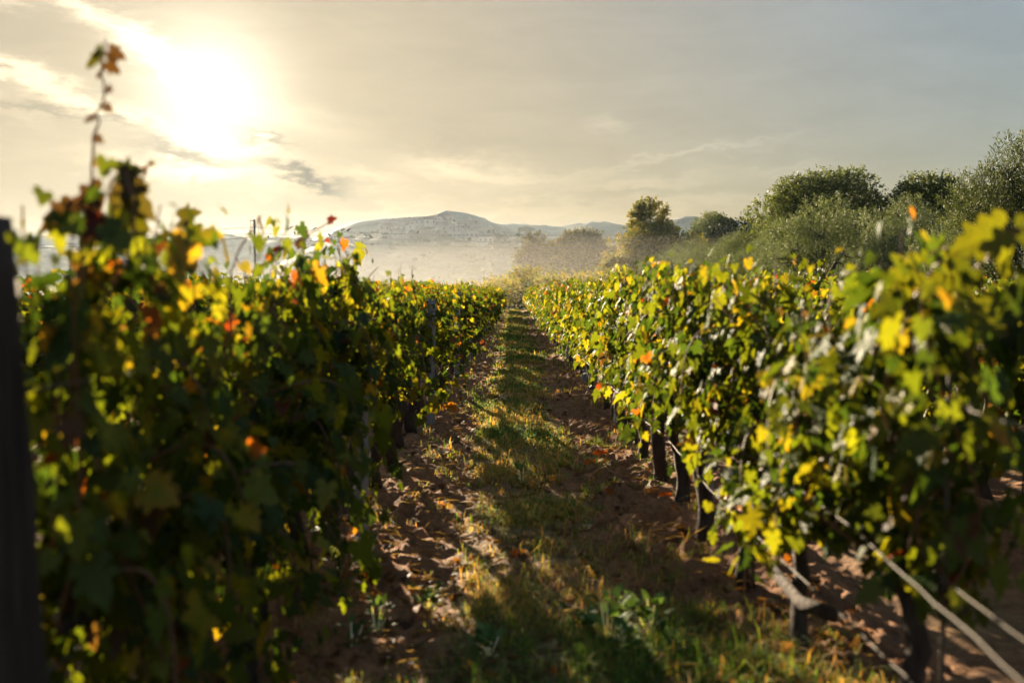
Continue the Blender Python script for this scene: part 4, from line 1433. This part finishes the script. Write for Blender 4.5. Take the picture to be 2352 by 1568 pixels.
def pole_big():
    x, y, z = px(587, 620, DP)
    top = CAM_H + (665 - 505) / FPX * DP
    e = empty('utility_pole', (x, y, 0), 0, 'tall utility pole with staggered insulators rising behind the left row', 'utility pole')
    MB().add(*tube([(0, 0, -0.3), (0, 0, top * .5), (0, 0, top)], [0.17, 0.14, 0.11], 10)).build('shaft', M_POLE, e)
    hooks = []
    for (s, dz) in ((-1, 0.12), (1, 0.75), (-1, 1.25)):
        zz = top - dz
        arm = MB().add(*box((s * 0.26, 0, zz), (0.52, 0.09, 0.09))).build('crossarm', M_POLE, e, False)
        b = MB()
        for k in range(5):
            b.add(*tube([(s * 0.46, 0, zz - 0.12 - k * 0.13), (s * 0.46, 0, zz - 0.16 - k * 0.13)], [0.09, 0.06], 8))
        b.add(*tube([(s * 0.46, 0, zz), (s * 0.46, 0, zz - 0.75)], 0.02, 5))
        b.build('insulator', M_GLASSINS, arm)
        hooks.append((x + s * 0.46, y, zz - 0.75))
    return hooks


hooks = pole_big()


def catenary(a, b, sag, n=40):
    t = np.linspace(0, 1, n)[:, None]
    P = np.array(a) * (1 - t) + np.array(b) * t
    P[:, 2] -= 4 * sag * (t * (1 - t))[:, 0]
    return P


lines = []
for i, h in enumerate(hooks):
    hl = ('top', 'middle', 'lowest')[i]
    right = px((1980, 2000, 1960)[i], (505, 522, 536)[i], 165)
    left = (h[0] - 75, h[1] - 12, h[2] + (-1.2, -2.1, -1.6)[i])
    for (b_, sg, side) in ((right, 1.7, 'right'), (left, 1.0, 'left')):
        P = catenary(h, b_, sg)
        o = MB().add(*tube(P, 0.026, 5)).build('power_line', M_CABLE)
        tag(o, f'{hl} of three thin power lines running {side} from the tall pole', 'power line')
        if side == 'right':
            lines.append(P)


def bird_mesh():
    n = 9
    u = np.linspace(0, 1, n)
    P = np.stack([-0.10 + 0.20 * u, 0 * u, 0.05 + 0.10 * u], 1)
    P = np.concatenate([P, [(0.125, 0, 0.175), (0.15, 0, 0.172)]])
    r = np.array([0.012, 0.02, 0.032, 0.045, 0.052, 0.05, 0.042, 0.036, 0.036, 0.026, 0.006])
    b = MB().add(*tube(P, r, 8))
    b.add(*box((-0.15, 0, 0.035), (0.13, 0.035, 0.014)))
    return b.mesh('bird', M_BIRD)


bm_ = bird_mesh()
br = random.Random(2)
for i, t in ((0, .045), (0, .072), (0, .105), (0, .112), (0, .20), (1, .04), (1, .08), (2, .02), (2, .06), (1, .13)):
    P = lines[i]
    k = t * (len(P) - 1)
    q = P[int(k)] + (P[int(k) + 1] - P[int(k)]) * (k - int(k))
    o = link('bird', bm_)
    o.location = (q[0], q[1], q[2] + 0.0)
    o.rotation_euler = (0, 0, br.uniform(0, 6.28))
    o.scale = (2.2, 2.2, 2.2)
    tag(o, 'tiny dark bird perched on a power line right of the tall pole', 'bird', 'birds on the power lines')


def small_pole(pxx, top, d, label):
    x, y, z = px(pxx, top, d)
    e = empty('wooden_pole', (x, y, 0), 0, label, 'utility pole')
    MB().add(*tube([(0, 0, -0.3), (0.02, 0, z * .5), (0, 0, z)], [0.14, 0.12, 0.10], 8)).build('shaft', M_POLE, e)
    MB().add(*tube([(0.1, 0, z - 0.2), (0.22, 0, z - 0.2)], 0.03, 6)).build('bracket', M_GLASSINS, e)
    return (x, y, z - 0.15)


h1 = small_pole(921, 599, 130, 'plain wooden pole between the left row and the misty hill')
h2 = small_pole(444, 606, 150, 'short faint wooden pole behind the left row')
P = catenary(h1, px(1260, 612, 170), 1.3)
tag(MB().add(*tube(P, 0.02, 5)).build('telephone_line', M_CABLE), 'single sagging telephone line running right from the wooden pole', 'telephone line')
P = catenary(h1, h2, 1.2)
tag(MB().add(*tube(P, 0.02, 5)).build('telephone_line', M_CABLE), 'single sagging telephone line between the two wooden poles', 'telephone line')

# ------------------------------------------------------------------ haze


def haze():
    x0, x1, y0, y1, z0, z1 = -1620, 1620, -140, 1680, -3.0, 86.0
    b = MB().add(*box(((x0 + x1) / 2, (y0 + y1) / 2, (z0 + z1) / 2), (x1 - x0, y1 - y0, z1 - z0)))
    m, nt, out = mat_new('haze_air')
    v = nt.nodes.new('ShaderNodeVolumePrincipled')
    v.inputs['Color'].default_value = (0.62, 0.80, 1.0, 1)
    v.inputs['Density'].default_value = 0.000032
    v.inputs['Anisotropy'].default_value = 0.60
    nt.links.new(v.outputs[0], out.inputs['Volume'])
    o = b.build('haze', m, None, False)
    tag(o, 'pale golden morning haze over the whole valley', 'haze', kind='stuff')


haze()


def mist(c, r, dens, g, colour, label):
    """a shallow bank of morning mist, a flattened body of even density"""
    nu, nv = 48, 16
    u = np.linspace(0, 2 * np.pi, nu, endpoint=False)
    v = np.linspace(-np.pi / 2, np.pi / 2, nv)
    U, W = np.meshgrid(u, v)
    V = np.stack([c[0] + r[0] * np.cos(W) * np.cos(U), c[1] + r[1] * np.cos(W) * np.sin(U), c[2] + r[2] * np.sin(W)], -1).reshape(-1, 3)
    i = np.arange(nu * nv).reshape(nv, nu)
    j = np.roll(i, -1, 1)
    F = np.stack([i[:-1], j[:-1], j[1:], i[1:]], -1).reshape(-1, 4)
    m, nt, out = mat_new('mist_air')
    p = nt.nodes.new('ShaderNodeVolumePrincipled')
    p.inputs['Color'].default_value = (*colour, 1)
    p.inputs['Density'].default_value = dens
    p.inputs['Anisotropy'].default_value = g
    nt.links.new(p.outputs[0], out.inputs['Volume'])
    o = MB().add(V, F).build('mist', m)
    tag(o, label, 'mist', kind='stuff')


mist((-12, 152, -4), (125, 88, 16), 0.00017, 0.6, (0.88, 0.92, 0.95), 'pale bank of morning mist between the vineyard and the hills')
mist((8, 96, -2.5), (46, 44, 9.0), 0.00042, 0.6, (0.97, 0.93, 0.84), 'golden mist pooled low at the far end of the vine rows')
